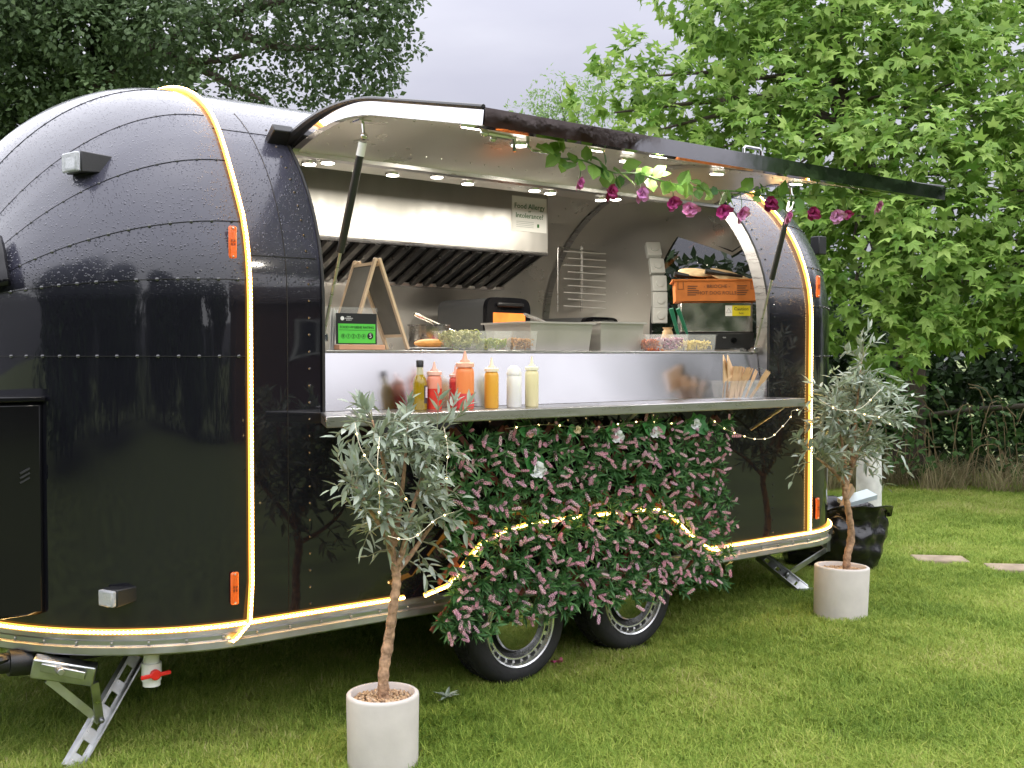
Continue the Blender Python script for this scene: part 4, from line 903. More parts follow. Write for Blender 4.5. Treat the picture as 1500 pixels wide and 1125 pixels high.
# jar with green handled utensils
y = 3.92; xx = X_at(978, y); s = mpp(978, y)
t = thing('utensil_jar', (xx, y, CT), 'brown paper bag like jar holding green handled utensils', 'jar')
mb = MB(); mb.lathe([(.040, CT), (.042, CT+.05), (.026, CT+.10), (.020, CT+.115), (.028, CT+.125)], (xx, y, 0), 16); mb.build('jar_body', MATS['kraft_paper'], t)
GRH = M('green_plastic', (.015, .16, .09), .35)
for k, (a, b) in enumerate((((983, 452), (992, 485)), ((993, 452), (1004, 482)))):
    A, B = atY(*a, 3.86), atY(*b, 3.86); mb = MB(); mb.tube([A, A+(B-A)*.3, B, B+(B-A)*.3], [.012, .011, .009, .004], 8); origin_to(tag(mb.build('green_utensil', GRH, None), ['green handled utensil resting against the jar', 'green handled utensil resting against the warmer'][k], 'utensil', 'green utensils'), B)
# allergy notice on the hood
tl, br_ = atY(749.2, 286, Yh-.003), atY(801.5, 342, Yh-.003); cx = (tl.x+br_.x)/2; wN = br_.x-tl.x-.01; zt, zb = tl.z-.0, br_.z; hN = zt-zb
t = thing('allergy_notice', (cx, Yh-.003, zb), 'white food allergy or intolerance notice stuck to the steel hood', 'notice')
mb = MB(); mb.bx(cx-wN/2, cx+wN/2, Yh-.003, Yh-.001, zb, zt); mb.build('paper', M('paper_white', (.66, .66, .63), .6), t, smooth=False)
TG = M('text_green', (.02, .12, .02), .6)
text('Food Allergy', wN*.17, (cx, Yh-.0045, zb+hN*.72), FACE, TG, t); text('or', wN*.09, (cx, Yh-.0045, zb+hN*.59), FACE, TG, t); text('Intolerance?', wN*.165, (cx, Yh-.0045, zb+hN*.45), FACE, TG, t)
for k in range(4): mb = MB(); mb.bx(cx-wN*.38, cx+wN*.12, Yh-.0042, Yh-.0034, zb+hN*(.12+.05*k), zb+hN*(.135+.05*k)); mb.build('print_line', MATS['text_green'] if k > 5 else M('text_grey', (.35, .37, .35), .6), t, smooth=False)
mb = MB(); mb.bx(cx+wN*.22, cx+wN*.28, Yh-.0042, Yh-.0034, zb+hN*.14, zb+hN*.24); mb.build('agency_mark', TG, t, smooth=False)
# wire rack on the far wall
RACKM = M('rack_wire', (.78, .76, .72), .5, .3); yR = 5.44; t = thing('wire_rack', (atY(850, 455, yR).x, yR, 1.4255), 'wall hung wire rack of thin horizontal rods', 'rack')
for px in (817, 851, 853):
    a, b = atY(px, 362, yR), atY(px, 456, yR); mb = MB(); mb.cyl(a, b, .004, n=6); mb.build('upright', STEELC, t)
for k in range(9):
    py = 372+k*10; a, b = atY(826+(k % 2)*6, py-4, yR-.01), atY(887, py, yR-.01); mb = MB(); mb.cyl(a, b, .0035, n=6); mb.build('rod', RACKM, t)
a, b = atY(817, 362, yR), atY(878, 370, yR); mb = MB(); mb.cyl(a, b, .005, n=6); mb.build('rod', STEELC, t)
# ================================================================== potted olive trees
LANCE = (np.array([(0,0,0), (.25,.5,.10), (.6,.42,.08), (1,0,-.06), (.6,-.42,.08), (.25,-.5,.10), (.3,0,-.02), (.65,0,-.03)], float)*np.array([1, .27, .6]),
         [(0,6,1), (1,6,7), (1,7,2), (2,7,3), (3,7,4), (4,7,5), (5,7,6), (5,6,0)])
OLV = leafmat('olive_leaf', [(.26, .32, .23), (.36, .42, .34), (.48, .53, .47), (.22, .28, .18), (.41, .46, .33)], .55, .15)
OBARK = M('olive_bark', (.36, .22, .13), .9, var=.55, vscale=45, bump=.9, bscale=70)
POTM = M('cream_pot', (.63, .58, .535), .6, var=.13, vscale=5, bump=.08, bscale=50)
PEB = leafmat('pebbles', [(.42, .26, .14), (.55, .38, .22), (.28, .17, .10), (.60, .46, .32)], .7, 0)
WIRE = M('silver_wire', (.75, .68, .5), .35, .8)
BULB = M('fairy_bulb', (1, .9, .6), .3, emis=(1, .72, .30), estr=3.5)
def pot(c, r, h, label, tilt=0):
    c = Vector(c); t = thing('plant_pot', c, label, 'plant pot', 'cream pots with olive trees'); z = c.z
    mb = MB(); mb.lathe([(r*.94, z-.01), (r*.97, z+.01), (r*.985, z+h*.5), (r, z+h-.010), (r*.99, z+h-.003), (r*.96, z+h), (r*.88, z+h), (r*.855, z+h-.006), (r*.85, z+h-.05), (r*.85, z+.02)], (c.x, c.y, 0), 48, capt=True); mb.build('pot_wall', POTM, t, ang=50)
    mb = MB(); mb.lathe([(r*.84, z+h-.045), (r*.84, z+h-.030), (.001, z+h-.026)], (c.x, c.y, 0), 32, capt=False); mb.build('soil', M('potting_soil', (.06, .035, .02), .95, bump=.6), t)
    n = 420; q = RNG.random(n)**.5*r*.81; a = RNG.random(n)*6.283; T_ = np.stack([c.x+q*np.cos(a), c.y+q*np.sin(a), np.full(n, z+h-.026)+RNG.uniform(0, .006, n)], 1)
    m = MB(); m.ball((0,0,0), 1, 6, 4, (1, .8, .6)); Ms = np.stack([np.array(Euler(RNG.uniform(0, 6.28, 3)).to_matrix())*RNG.uniform(.0045, .0085) for _ in range(n)])
    tf = [f if len(f) == 4 else (f[0], f[1], f[2], f[2]) for f in m.f]; tri = []
    for f in m.f: tri += [f] if len(f) == 3 else [(f[0], f[1], f[2]), (f[0], f[2], f[3])]
    scatter('gravel', np.array(m.v), tri, Ms, T_, PEB, t, smooth=True, kind='stuff')
    if tilt: t.rotation_euler = (0, R(tilt), 0)
    return t
def smooth_path(P, n=6):
    P = [Vector(p) for p in P]; out = []
    for i in range(len(P)-1):
        p0, p1, p2, p3 = P[max(i-1, 0)], P[i], P[i+1], P[min(i+2, len(P)-1)]
        for k in range(n):
            t = k/n; out.append(.5*((2*p1)+(p2-p0)*t+(2*p0-5*p1+4*p2-p3)*t*t+(3*p1-p0-3*p2+p3)*t**3))
    return out+[P[-1]]
def olive(base, trunk, limbs, cen, rad, ntw, label, leaf=.060, stray=()):
    t = thing('olive_tree', base, label, 'olive tree', 'potted olive trees by the trailer'); rs = random.Random(int(base[0]*1000))
    tp = smooth_path(trunk, 8); k = len(tp)
    r0 = .0175; mb = MB(); mb.tube(tp, [r0*(1.15-.35*i/k+.10*math.sin(i*1.9)+.12*math.exp(-((i-.35*k)/2.2)**2)) for i in range(k)], 12); mb.build('trunk', OBARK, t)
    starts = []
    for lp in limbs:
        p = smooth_path(lp, 6); n = len(p); mb = MB(); mb.tube(p, [.012*(1-.75*i/n) for i in range(n)], 8); mb.build('limb', OBARK, t); starts += p[n//4:]
    tv, tf = LANCE; Ds, Ps, Sz, Up = [], [], [], []; tw = MB(); C = Vector(cen)
    jobs = []
    for q in range(ntw):
        # twig tip spread through the crown volume, heavier toward the surface
        while True:
            v = Vector((rs.uniform(-1, 1), rs.uniform(-1, 1), rs.uniform(-1, 1)))
            if .25 < v.length < 1: break
        v = v.normalized()*(.45+.62*rs.random()**.6)*(.85+.3*rs.random()); tip = C+Vector((v.x*rad[0], v.y*rad[1], v.z*rad[2])); s0 = min(starts, key=lambda p: (p-tip).length+.06*rs.random()); jobs.append((s0, tip))
    for tip in stray:
        tip = Vector(tip); s0 = min(starts, key=lambda p: (p-tip).length); jobs.append((s0, tip))
    for s0, tip in jobs:
        d = tip-s0; L_ = d.length
        if L_ > .17 and rs.random() < .6: s0 = tip-d.normalized()*.17; d = tip-s0; 
        md = s0+d*.5+Vector((rs.uniform(-.02, .02), rs.uniform(-.02, .02), .02+rs.uniform(-.01, .02)))
        pth = smooth_path([s0, md, tip], 4); tw.tube(pth, [.0028, .0026, .0024, .0022, .002, .0018, .0015, .0013, .001], 4, caps=False)
        nl = rs.randint(4, 7)
        for i in range(nl):
            f = .25+.75*i/(nl-1); u = f*(len(pth)-1); a = int(min(u, len(pth)-2)); p = pth[a].lerp(pth[a+1], u-a); td = (pth[a+1]-pth[a]).normalized()
            sd = td.orthogonal().normalized(); sd.rotate(Matrix.Rotation(rs.uniform(0, 6.28), 3, td))
            for sg in ((1, -1) if i < nl-1 else (0,)):
                dd = (td*(.75+.4*rs.random())+sd*sg*.9+Vector((rs.uniform(-.3, .3), rs.uniform(-.3, .3), .22+rs.uniform(-.2, .3)))).normalized()
                Ds.append(dd); Ps.append(p); Sz.append(leaf*rs.uniform(.65, 1.2)); Up.append((td*-.3+Vector((0, 0, 1))+Vector((rs.uniform(-.7, .7), rs.uniform(-.7, .7), 0))))
    tw.build('twigs', M('olive_twig', (.22, .22, .13), .8), t, kind='stuff')
    D = np.array([tuple(d) for d in Ds]); P_ = np.array([tuple(p) for p in Ps]); S = np.array(Sz); Ms = frames(D, np.array([tuple(u) for u in Up]))*S[:, None, None]
    score = np.linalg.norm(P_-np.array(EYE), axis=1)-S*4
    leaf_parts('leaf', tv, tf, Ms, P_, OLV, t, 300, score, smooth=True, restname='foliage'); return t
def fairy(name, paths, label, parent=None, step=.05, r=.0011, br=.0034):
    t = thing(name, paths[0][0], label, 'string lights')
    for P in paths:
        p = smooth_path(P, 8); mb = MB(); mb.tube(p, r, 5); mb.build('wire', WIRE, t)
        acc = step*.5
        for a, b in zip(p[:-1], p[1:]):
            l = (b-a).length
            while acc <= l:
                mb = MB(); mb.ball(a+(b-a)*(acc/l), br, 8, 5); mb.build('bulb', BULB, t); acc += step
            acc -= l
    return t
# front tree
Y1 = 3.17
def f1(px, py, dy=0): return atY(px, py, Y1+dy)
pb1 = f1(561, 1112); G1 = gzf(pb1.x, Y1); pb1 = Vector((pb1.x, Y1, G1-.004)); s1 = mpp(561, Y1)
h1 = (f1(561, 1014).z-pb1.z); pot(pb1, 53.5*s1, h1, 'cream round pot with gravel before the bottles, nearest the jack')
base1 = Vector((f1(562, 1014).x, Y1, pb1.z+h1-.03))
tr1 = [base1, f1(562, 985), f1(569, 940, .01), f1(576, 890), f1(581, 850), f1(577, 825)]
lb1 = [[f1(578, 832), f1(573, 790), f1(568, 735), f1(560, 670, -.02), f1(545, 615)], [f1(580, 835), f1(592, 800, -.03), f1(603, 750, -.04), f1(622, 690), f1(640, 640, .02)], [f1(580, 838), f1(600, 815, .03), f1(625, 780, .05), f1(655, 740, .03)],
       [f1(577, 800), f1(585, 750, .02), f1(592, 690, 0), f1(598, 620, 0)], [f1(576, 812), f1(560, 775, -.03), f1(535, 735, -.05), f1(512, 700)]]
olive(base1, tr1, lb1, f1(590, 712, -.01), (.215, .20, .275), 140, 'grey green olive tree wrapped in fairy lights, in front of the serving shelf', stray=[f1(483, 718), f1(492, 640), f1(497, 660), f1(527, 585), f1(600, 585), f1(642, 578), f1(690, 590), f1(668, 586), f1(512, 590), f1(690, 680), f1(686, 790), f1(650, 850), f1(628, 856), f1(665, 830)])
fairy('fairy_light_string', [[f1(520, 620, -.14), f1(530, 660, -.18), f1(560, 700, -.20), f1(585, 712, -.20), f1(600, 745, -.18)], [f1(556, 640, -.17), f1(553, 680, -.2), f1(556, 720, -.2), f1(555, 760, -.16)], [f1(650, 625, -.12), f1(656, 660, -.16), f1(654, 690, -.17), f1(655, 725, -.15)], [f1(568, 785, -.15), f1(590, 790, -.17), f1(610, 785, -.17), f1(640, 760, -.15), f1(665, 750, -.1)]], 'thin warm fairy light wire draped in the front olive crown', step=.075)
# rear tree
Y2 = 3.28
def f2(px, py, dy=0): return atY(px, py, Y2+dy)
x2 = f2(1231, 890).x; G2 = gzf(x2, Y2); s2 = mpp(1231, Y2); pb2_ = Vector((x2, Y2, G2-.006)); h2 = .262
pot(pb2_, 39.5*s2, h2, 'cream round pot with gravel, tilted, beside the black refuse bag', tilt=2.2)
base2 = Vector((f2(1240, 838).x, Y2, pb2_.z+h2-.03)); tr2 = [base2, f2(1241, 815), f2(1247, 785), f2(1243, 750), f2(1238, 720), f2(1241, 700)]
lb2 = [[f2(1240, 712), f2(1238, 680), f2(1232, 640), f2(1222, 590)], [f2(1241, 706), f2(1252, 675, -.02), f2(1266, 640), f2(1285, 600, .02)], [f2(1241, 708), f2(1250, 660, .03), f2(1255, 600, .02), f2(1262, 530)], [f2(1238, 710), f2(1215, 685), f2(1195, 670)]]
olive(base2, tr2, lb2, f2(1252, 620, .0), (.29, .24, .27), 135, 'grey green olive tree beside the rear corner of the trailer', leaf=.064, stray=[f2(1160, 705), f2(1170, 668), f2(1166, 640), f2(1262, 492), f2(1285, 500), f2(1240, 515), f2(1345, 582), f2(1338, 600), f2(1320, 570), f2(1328, 690), f2(1300, 715), f2(1275, 480), f2(1175, 600)])
fairy('fairy_light_string', [[f2(1200, 585, -.2), f2(1228, 600, -.24), f2(1260, 598, -.24), f2(1290, 570, -.2)], [f2(1255, 605, -.24), f2(1290, 612, -.2), f2(1310, 625, -.15)]], 'thin warm fairy light wire draped in the rear olive crown', step=.16)
# wire that hangs from the shelf end
sx = 3.36
fairy('fairy_light_string', [[atY(1040, 612, sx), atY(1062, 628, sx), atY(1085, 637, sx), atY(1105, 643, sx), atY(1128, 641, sx), atY(1143, 628, sx), atY(1158, 611, sx), atY(1160, 602, sx), atY(1172, 600, sx)]], 'short fairy light wire hanging below the shelf end', step=.075)
# fallen sprig, petal
tv, tf = LANCE
t = thing('fallen_olive_sprig', atZ(654, 1032, gzf(2.2, 3.2)+.01), 'grey green olive sprig lying on the lawn beside the pot', 'sprig')
c = Vector(t.location)+Vector((0, 0, .03))
mb = MB(); mb.tube([c+Vector((-.03, .03, -.02)), c, c+Vector((.03, -.01, .005))], .002, 5); mb.build('stem', MATS['olive_twig'], t)
for k in range(9):
    a = k*.75; d = np.array([[math.cos(a), math.sin(a), .35+.25*math.sin(k*2.1)]]); m_ = frames(d)[0]*.062; me_ = MB(); me_.add([Vector(m_@v)+c for v in tv], tf); me_.build('leaf', OLV, t)
mb = MB(); c = atZ(817, 975, gzf(2.9, 3.4)+.015); mb.grid([[c+Vector((.022*(i-1.5), .010*(j-1.5), .012*math.sin(i*1.5+j)+.02)) for i in range(4)] for j in range(4)]); origin_to(tag(mb.build('fallen_petal', M('petal_pink', (.62, .12, .24), .6), None), 'fallen pink petal on the grass beside the front wheel', 'petal'), c)

# ================================================================== flower wall
FY = 3.44
fw0 = atY(640, 900, FY); wallx0, wallx1 = atY(652, 800, FY).x, atY(1054, 740, FY).x; wz0, wz1 = .345, 1.135
fw = thing('flower_wall', ((wallx0+wallx1)/2, FY, wz0), 'trellis screen of green leaves and pink flower spikes over the wheels', 'flower wall')
LATH = M('trellis_lath', (.16, .045, .03), .65, var=.25, vscale=15)
def lath(a, b):
    a, b = Vector(a), Vector(b); mb = MB(); u = (b-a).normalized(); n = Vector((0, 1, 0)); m = Matrix((u, n, u.cross(n))).transposed(); mb.box((a+b)/2, ((b-a).length, .008, .02), m); mb.build('lath', LATH, fw)
Hh = wz1-wz0; st = .25; kx = -Hh
x = wallx0-Hh*.9
while x < wallx1:
    for sg in (1, -1):
        a = Vector((x, FY+.004*sg, wz0)); b = Vector((x+Hh*.95, FY+.004*sg, wz1))
        if sg < 0: a, b = Vector((x, FY-.005, wz1)), Vector((x+Hh*.95, FY-.005, wz0))
        u = b-a; t0, t1 = max(0, (wallx0-.03-a.x)/u.x), min(1, (wallx1-a.x)/u.x)
        if t1-t0 > .05: lath(a+u*t0, a+u*t1)
    x += st
lath((wallx0-.07, FY-.01, .355), (wallx0+.08, FY-.01, .52)); lath((wallx0-.0, FY-.01, .335), (wallx0+.10, FY-.01, .43))
FL = leafmat('screen_leaf', [(.05, .15, .045), (.11, .25, .08), (.035, .11, .035), (.18, .34, .12)], .28, .2)
PK = leafmat('pink_spike', [(.84, .46, .54), (.88, .58, .64), (.78, .38, .48), (.84, .54, .68), (.90, .66, .68)], .6, .3)
nxg, nzg = 40, 20; nr = nxg*nzg; jx, jz = np.meshgrid((np.arange(nxg)+.5)/nxg, (np.arange(nzg)+.5)/nzg); X_ = wallx0-.01+(wallx1-wallx0+.02)*(jx.ravel()+RNG.normal(0, .011, nr)); Z_ = wz0-.005+(wz1-wz0-.01)*(jz.ravel()+RNG.normal(0, .022, nr)); prm = RNG.permutation(nr); X_, Z_ = X_[prm], Z_[prm]
ex = RNG.uniform(0, 1, 26); X_[:26] = wallx0-.07+.13*ex; Z_[:26] = .335+.16*RNG.random(26)*(.3+ex)
keep = ~((Z_ < .42) & (X_ < wallx0+.03) & (X_ > wallx0+.02)); Y_ = FY-.015-RNG.uniform(0, .03, nr)
ros_c = np.stack([X_, Y_, Z_], 1)
D, P_, S, U_ = [], [], [], []
for c in ros_c:
    ax = np.array([RNG.normal(0, .45), -1, RNG.normal(.05, .45)]); ax /= np.linalg.norm(ax); e1 = np.cross(ax, [0, 0, 1]); e1 /= np.linalg.norm(e1); e2 = np.cross(ax, e1)
    for k in range(13):
        a = k*2.4+RNG.random(); tilt = .35+.9*RNG.random(); d = ax*math.cos(tilt)+(e1*math.cos(a)+e2*math.sin(a))*math.sin(tilt)
        D.append(d); P_.append(c+ax*.012*RNG.random()); S.append(RNG.uniform(.036, .066)); U_.append(ax+np.array([0, 0, .3]))
D, P_, S, U_ = map(np.array, (D, P_, S, U_)); Ms = frames(D, U_)*S[:, None, None]; Ms[:, :, 1] *= .75
leaf_parts('leaf', LANCE[0], LANCE[1], Ms, P_, FL, fw, 300, P_[:, 1]-S+RNG.random(len(S))*.02, smooth=True, restname='foliage')
# flower spike: a cone of small bells
sp = MB()
for ring, (zz, rr) in enumerate(((.08, .15), (.30, .18), (.52, .185), (.74, .18), (.93, .14))):
    for j in range(5):
        a = 2*PI*j/5+ring*.6; sp.add([(zz-.10, rr*.35*math.cos(a), rr*.35*math.sin(a)), (zz, rr*math.cos(a-.5), rr*math.sin(a-.5)), (zz+.15, rr*.95*math.cos(a), rr*.95*math.sin(a)), (zz, rr*math.cos(a+.5), rr*math.sin(a+.5))], [(0, 1, 2), (0, 2, 3)])
ns = 540; idx = RNG.permutation(nr)[:ns]; c = ros_c[idx]+np.stack([RNG.normal(0, .015, ns), -RNG.uniform(.025, .05, ns), RNG.normal(0, .015, ns)], 1)
d = np.stack([RNG.normal(0, .7, ns), -RNG.uniform(.3, 1, ns), RNG.normal(-.15, .75, ns)], 1); S = RNG.uniform(.030, .044, ns); Ms = frames(d)*S[:, None, None]
tri = sp.f; leaf_parts('flower_spike', np.array(sp.v), tri, Ms, c, PK, fw, 300, c[:, 1]-S, restname='flower_spikes')
# white cloth roses and big leaves along the top
WR = M('white_petal', (.74, .76, .74), .6, sub=.1); GLF = leafmat('rose_leaf', [(.05, .22, .05), (.09, .30, .08), (.04, .16, .05)], .4, .2)
BROAD = (np.array([(0,0,0), (.3,.36,.05), (.65,.34,.03), (1,0,-.08), (.65,-.34,.03), (.3,-.36,.05), (.35,0,-.03), (.7,0,-.05)], float), LANCE[1])
def rose_mesh(r, n=14):
    mb = MB()
    for k in range(n):
        a = k*2.4; q = k/n; rr = r*(.25+.75*q); tilt = .25+1.15*q
        d = Vector((math.cos(a)*math.sin(tilt), -math.cos(tilt)*1.0, math.sin(a)*math.sin(tilt))); e = d.orthogonal().normalized(); e.rotate(Matrix.Rotation(k*1.3, 3, d)); f_ = d.cross(e)
        b = Vector((0, 0, 0)); w = rr*.55
        mb.add([b, b+d*rr*.55+e*w, b+d*rr+e*w*.6, b+d*rr*1.04, b+d*rr-e*w*.6, b+d*rr*.55-e*w, b+d*rr*.6+f_*rr*.15], [(0, 1, 6), (1, 2, 6), (2, 3, 6), (3, 4, 6), (4, 5, 6), (5, 0, 6)])
    return mb
def sprig(px, py, r, leaves, label, mat=WR, y=FY-.065, rot=0):
    c = atY(px, py, y); t = thing('cloth_rose', c, label, 'rose', 'white roses on the flower wall')
    m = rose_mesh(r); m.v = [tuple(Vector(v)+c) for v in m.v]; m.build('petals', mat, t, smooth=False)
    for ang, ln in leaves:
        d = np.array([[math.cos(R(ang)), -.25, math.sin(R(ang))]]); m_ = frames(d, np.array([[0, -1., .3]]))[0]*ln; mb = MB(); mb.add([Vector(m_@v)+c+Vector((0, .01, 0)) for v in BROAD[0]], BROAD[1]); mb.build('leaf', GLF, t)
    return t
sprig(786, 689, .046, [(100, .07), (140, .09), (80, .08)], 'open white rose set low among the pink spikes')
sprig(903, 640, .040, [(150, .08), (110, .07), (190, .06)], 'white rose hanging under the shelf among broad leaves')
sprig(958, 634, .034, [(150, .09), (20, .08)], 'small white rose under the middle of the shelf')
sprig(1018, 622, .034, [(200, .09), (230, .07), (-20, .10), (30, .08), (100, .06)], 'white rose with broad green leaves at the screen corner')
sprig(845, 630, .022, [(200, .06), (160, .05)], 'small cream rose lit by fairy lights at the screen top', M('cream_petal', (.72, .60, .36), .6))
sprig(775, 636, .022, [(20, .06), (160, .06)], 'peach rose at the top of the screen', M('peach_petal', (.62, .36, .26), .6))
fairy('fairy_light_string', [[atY(740, 628, FY-.05), atY(800, 622, FY-.06), atY(865, 627, FY-.06), atY(930, 618, FY-.06), atY(990, 620, FY-.06), atY(1035, 612, FY-.06)]], 'fairy light wire running along the top of the flower wall', step=.11)

# ================================================================== rose garland under the hatch
GY = 2.62
gpts = [atY(px, py, GY) for px, py in ((806, 222), (822, 232), (850, 236), (880, 246), (905, 252), (940, 254), (975, 266), (1010, 274), (1045, 279), (1080, 281), (1120, 286), (1160, 287), (1200, 286), (1245, 286), (1290, 290))]
gl = thing('rose_garland', gpts[0], 'green leaf garland with pink and purple roses hanging along the hatch edge', 'garland')
gp = smooth_path([p+Vector((0, random.uniform(-.015, .015), 0)) for p in gpts], 5)
mb = MB(); mb.tube(gp, .0028, 6); mb.build('stem', M('vine_stem', (.10, .22, .05), .6), gl)
IVY = leafmat('garland_leaf', [(.07, .20, .04), (.18, .34, .06), (.26, .42, .10), (.05, .14, .05)], .4, .3)
D, P_, S, U_ = [], [], [], []
for k in range(84):
    u = k/83; p = gp[int(u*(len(gp)-1))]; dens = 1 if u < .72 else .8
    d = (RNG.normal(0, .6), RNG.normal(-.3, .5), RNG.normal(-.3, .8)); o_ = np.array(p)+RNG.normal(0, .008, 3); D.append(d); P_.append(o_); S.append(RNG.uniform(.040, .072)); U_.append((RNG.normal(0, .4), -.7, .6))
D, P_, S, U_ = map(np.array, (D, P_, S, U_)); Ms = frames(D, U_)*S[:, None, None]; leaf_parts('leaf', BROAD[0], BROAD[1], Ms, P_, IVY, gl, 300, P_[:, 1])
cols = [(.62, .14, .42), (.36, .02, .14), (.66, .26, .58), (.40, .03, .18), (.68, .24, .50), (.42, .03, .20), (.66, .24, .48), (.30, .01, .12), (.66, .20, .46), (.34, .02, .13), (.66, .30, .54), (.40, .03, .16), (.64, .24, .46)]
for k, ((px, py), rr) in enumerate(zip(((847, 268), (893, 281), (938, 284), (985, 296), (1012, 305), (1059, 308), (1085, 312), (1128, 298), (1152, 317), (1191, 312), (1226, 315), (1241, 313), (1284, 302)), (17, 20, 20, 19, 18, 19, 22, 18, 18, 16, 18, 12, 18))):
    c = atY(px, py, GY-.01); s = mpp(px, GY); m = rose_mesh(rr*s*.85, 16); rot = Euler((R(25), R(random.uniform(-20, 20)), R(random.uniform(-40, 40)))).to_matrix()
    m.v = [tuple(rot@Vector((v[0]*1.15, v[1], v[2]*.85))+c) for v in m.v]; o = m.build('rose', M('rose_petal', cols[k], .6, var=.25, vscale=60, sub=.1), gl, smooth=False)
    nst = min(gp, key=lambda q: (q-c).length); mb = MB(); mb.tube(smooth_path([nst, nst.lerp(c, .5)+Vector((.01, 0, .0)), c+Vector((0, 0, .005))], 4), .0015, 5); mb.build('flower_stalk', MATS['vine_stem'], o)
# ================================================================== trees and hedge behind
STAR = None
def star():
    tips = [(-118, .55), (-58, .9), (0, 1.1), (58, .9), (118, .55)]; pts = [(0, 0, 0)]; ring = []
    for i, (a, l) in enumerate(tips):
        if i: m = (tips[i-1][0]+a)/2; ring.append((.36*math.cos(R(m)), .36*math.sin(R(m)), .0))
        ring.append((l*math.cos(R(a))*.8+.0, l*math.sin(R(a))*.8, -.16*l))
    vs = [(0, 0, .03)]+ring; fs = [(0, i, i+1) for i in range(1, len(ring))]; vs.append((-.10, 0, .02)); n = len(vs)-1; fs += [(0, len(ring), n), (0, n, 1)]
    return np.array(vs), fs
SV, SF = star(); OV = np.array([(0,0,0), (.45,.36,.06), (1,.05,-.08), (.5,-.36,.05)]); OF = [(0,1,2), (0,2,3)]
def lumps_leaves(lumps, dens, per, size, droop=.35, spread=1.0, flat=.8):
    D, P_, S, U_ = [], [], [], []
    for cx, cy, cz, r in lumps:
        n = max(6, int(dens*r*r)); 
        v = RNG.normal(0, 1, (n, 3)); v /= np.linalg.norm(v, axis=1, keepdims=True); rad = r*(.55+.5*RNG.random(n)**.7)
        P0 = np.array([cx, cy, cz])+v*rad[:, None]*np.array([1.1, 1.1, flat])+RNG.normal(0, .04, (n, 3))
        a = RNG.random((n, per))*6.283; e1 = np.cross(v, [0, 0, 1.]); e1 /= np.linalg.norm(e1, axis=1, keepdims=True)+1e-6; e2 = np.cross(v, e1)
        d = (e1[:, None]*np.cos(a)[..., None]+e2[:, None]*np.sin(a)[..., None])+v[:, None]*.55; d[..., 2] -= droop
        d = d.reshape(-1, 3); p = np.repeat(P0, per, 0)+d/np.linalg.norm(d, axis=1, keepdims=True)*size*spread*RNG.uniform(.1, 1.0, (len(d), 1))
        u = np.repeat(v*.6, per, 0)+np.array([0, 0, .9])+RNG.normal(0, .35, (len(d), 3))
        D.append(d); P_.append(p); S.append(size*RNG.uniform(.6, 1.15, len(d))); U_.append(u)
    D, P_, S, U_ = map(np.concatenate, (D, P_, S, U_)); return frames(D, U_)*S[:, None, None], P_, S
def tree_thing(name, base, label, limbs, r0, bark):
    t = thing(name, base, label, 'tree'); 
    for k, (pth, ra, rb) in enumerate(limbs):
        p = smooth_path(pth, 5); n = len(p); mb = MB(); mb.tube(p, [ra+(rb-ra)*i/(n-1) for i in range(n)], 8); mb.build('trunk' if k == 0 else 'limb', bark, t)
    return t
BARK = M('tree_bark', (.085, .065, .05), .9, var=.4, vscale=6, bump=.8, bscale=14)
# sweet gum
GUM = leafmat('star_leaf', [(.18, .32, .055), (.28, .43, .09), (.105, .22, .035), (.38, .52, .135), (.20, .35, .07)], .42, .42)
L0 = [(1062, 10, 10, .50), (1150, 5, 10.2, .85), (1262, 20, 10.3, .95), (1375, 10, 10.3, .85), (1440, -60, 10.3, .8), (1085, -60, 10.4, .9), (1240, -80, 10.5, 1.0),
      (912, 82, 9.7, .26), (950, 112, 9.7, .38), (1020, 150, 9.8, .50), (1090, 120, 9.9, .6), (1180, 120, 10, .85), (1290, 140, 9.8, .9), (1400, 120, 9.8, .85), (1500, 150, 9.6, .7), (1580, 60, 9.8, .9),
      (900, 165, 9.4, .34), (965, 190, 9.5, .45), (1060, 215, 9.6, .6), (1170, 240, 9.5, .8), (1290, 260, 9.2, .85), (1410, 260, 9.1, .9), (1520, 280, 9.0, .8), (1610, 200, 9.4, .9),
      (1250, 350, 9.0, .55), (1320, 370, 8.9, .75), (1420, 380, 8.8, .8), (1520, 400, 8.8, .8), (1620, 360, 9, .9), (1245, 450, 8.9, .38), (1300, 470, 8.8, .5), (1380, 440, 8.7, .5), (1470, 425, 8.6, .5), (1560, 440, 8.6, .6), (1290, 520, 8.7, .24), (1640, 440, 8.8, .7)]
lump = [(*atD(px, py, dp), r) for px, py, dp, r in L0]
gb = atD(1330, 700, 11.2); gb.z = gzf(gb.x, gb.y)
tk = [gb, gb+Vector((0, 0, 1.5)), atD(1285, 330, 10.7), atD(1235, 180, 10.5), atD(1225, 20, 10.5), atD(1230, -140, 10.5)]
lim = [(tk, .17, .05)]
for px, py, dp, r in L0[7:]:
    if r > .32: q = min(smooth_path(tk, 5)[6:], key=lambda p: (p-atD(px, py+60, dp)).length); e = atD(px, py, dp); lim.append(([q, q.lerp(e, .5)+Vector((0, 0, .15)), e], .04, .008))
gum = tree_thing('sweetgum_tree', gb, 'bright green star leaved tree spreading behind the rear of the trailer', lim, .17, BARK)
Ms, P_, S = lumps_leaves(lump, 150, 7, .122, spread=1.15)
leaf_parts('leaf', SV, SF, Ms, P_, GUM, gum, 300, np.linalg.norm(P_-np.array(EYE), axis=1)+RNG.random(len(P_))*.5-S*6, restname='crown')
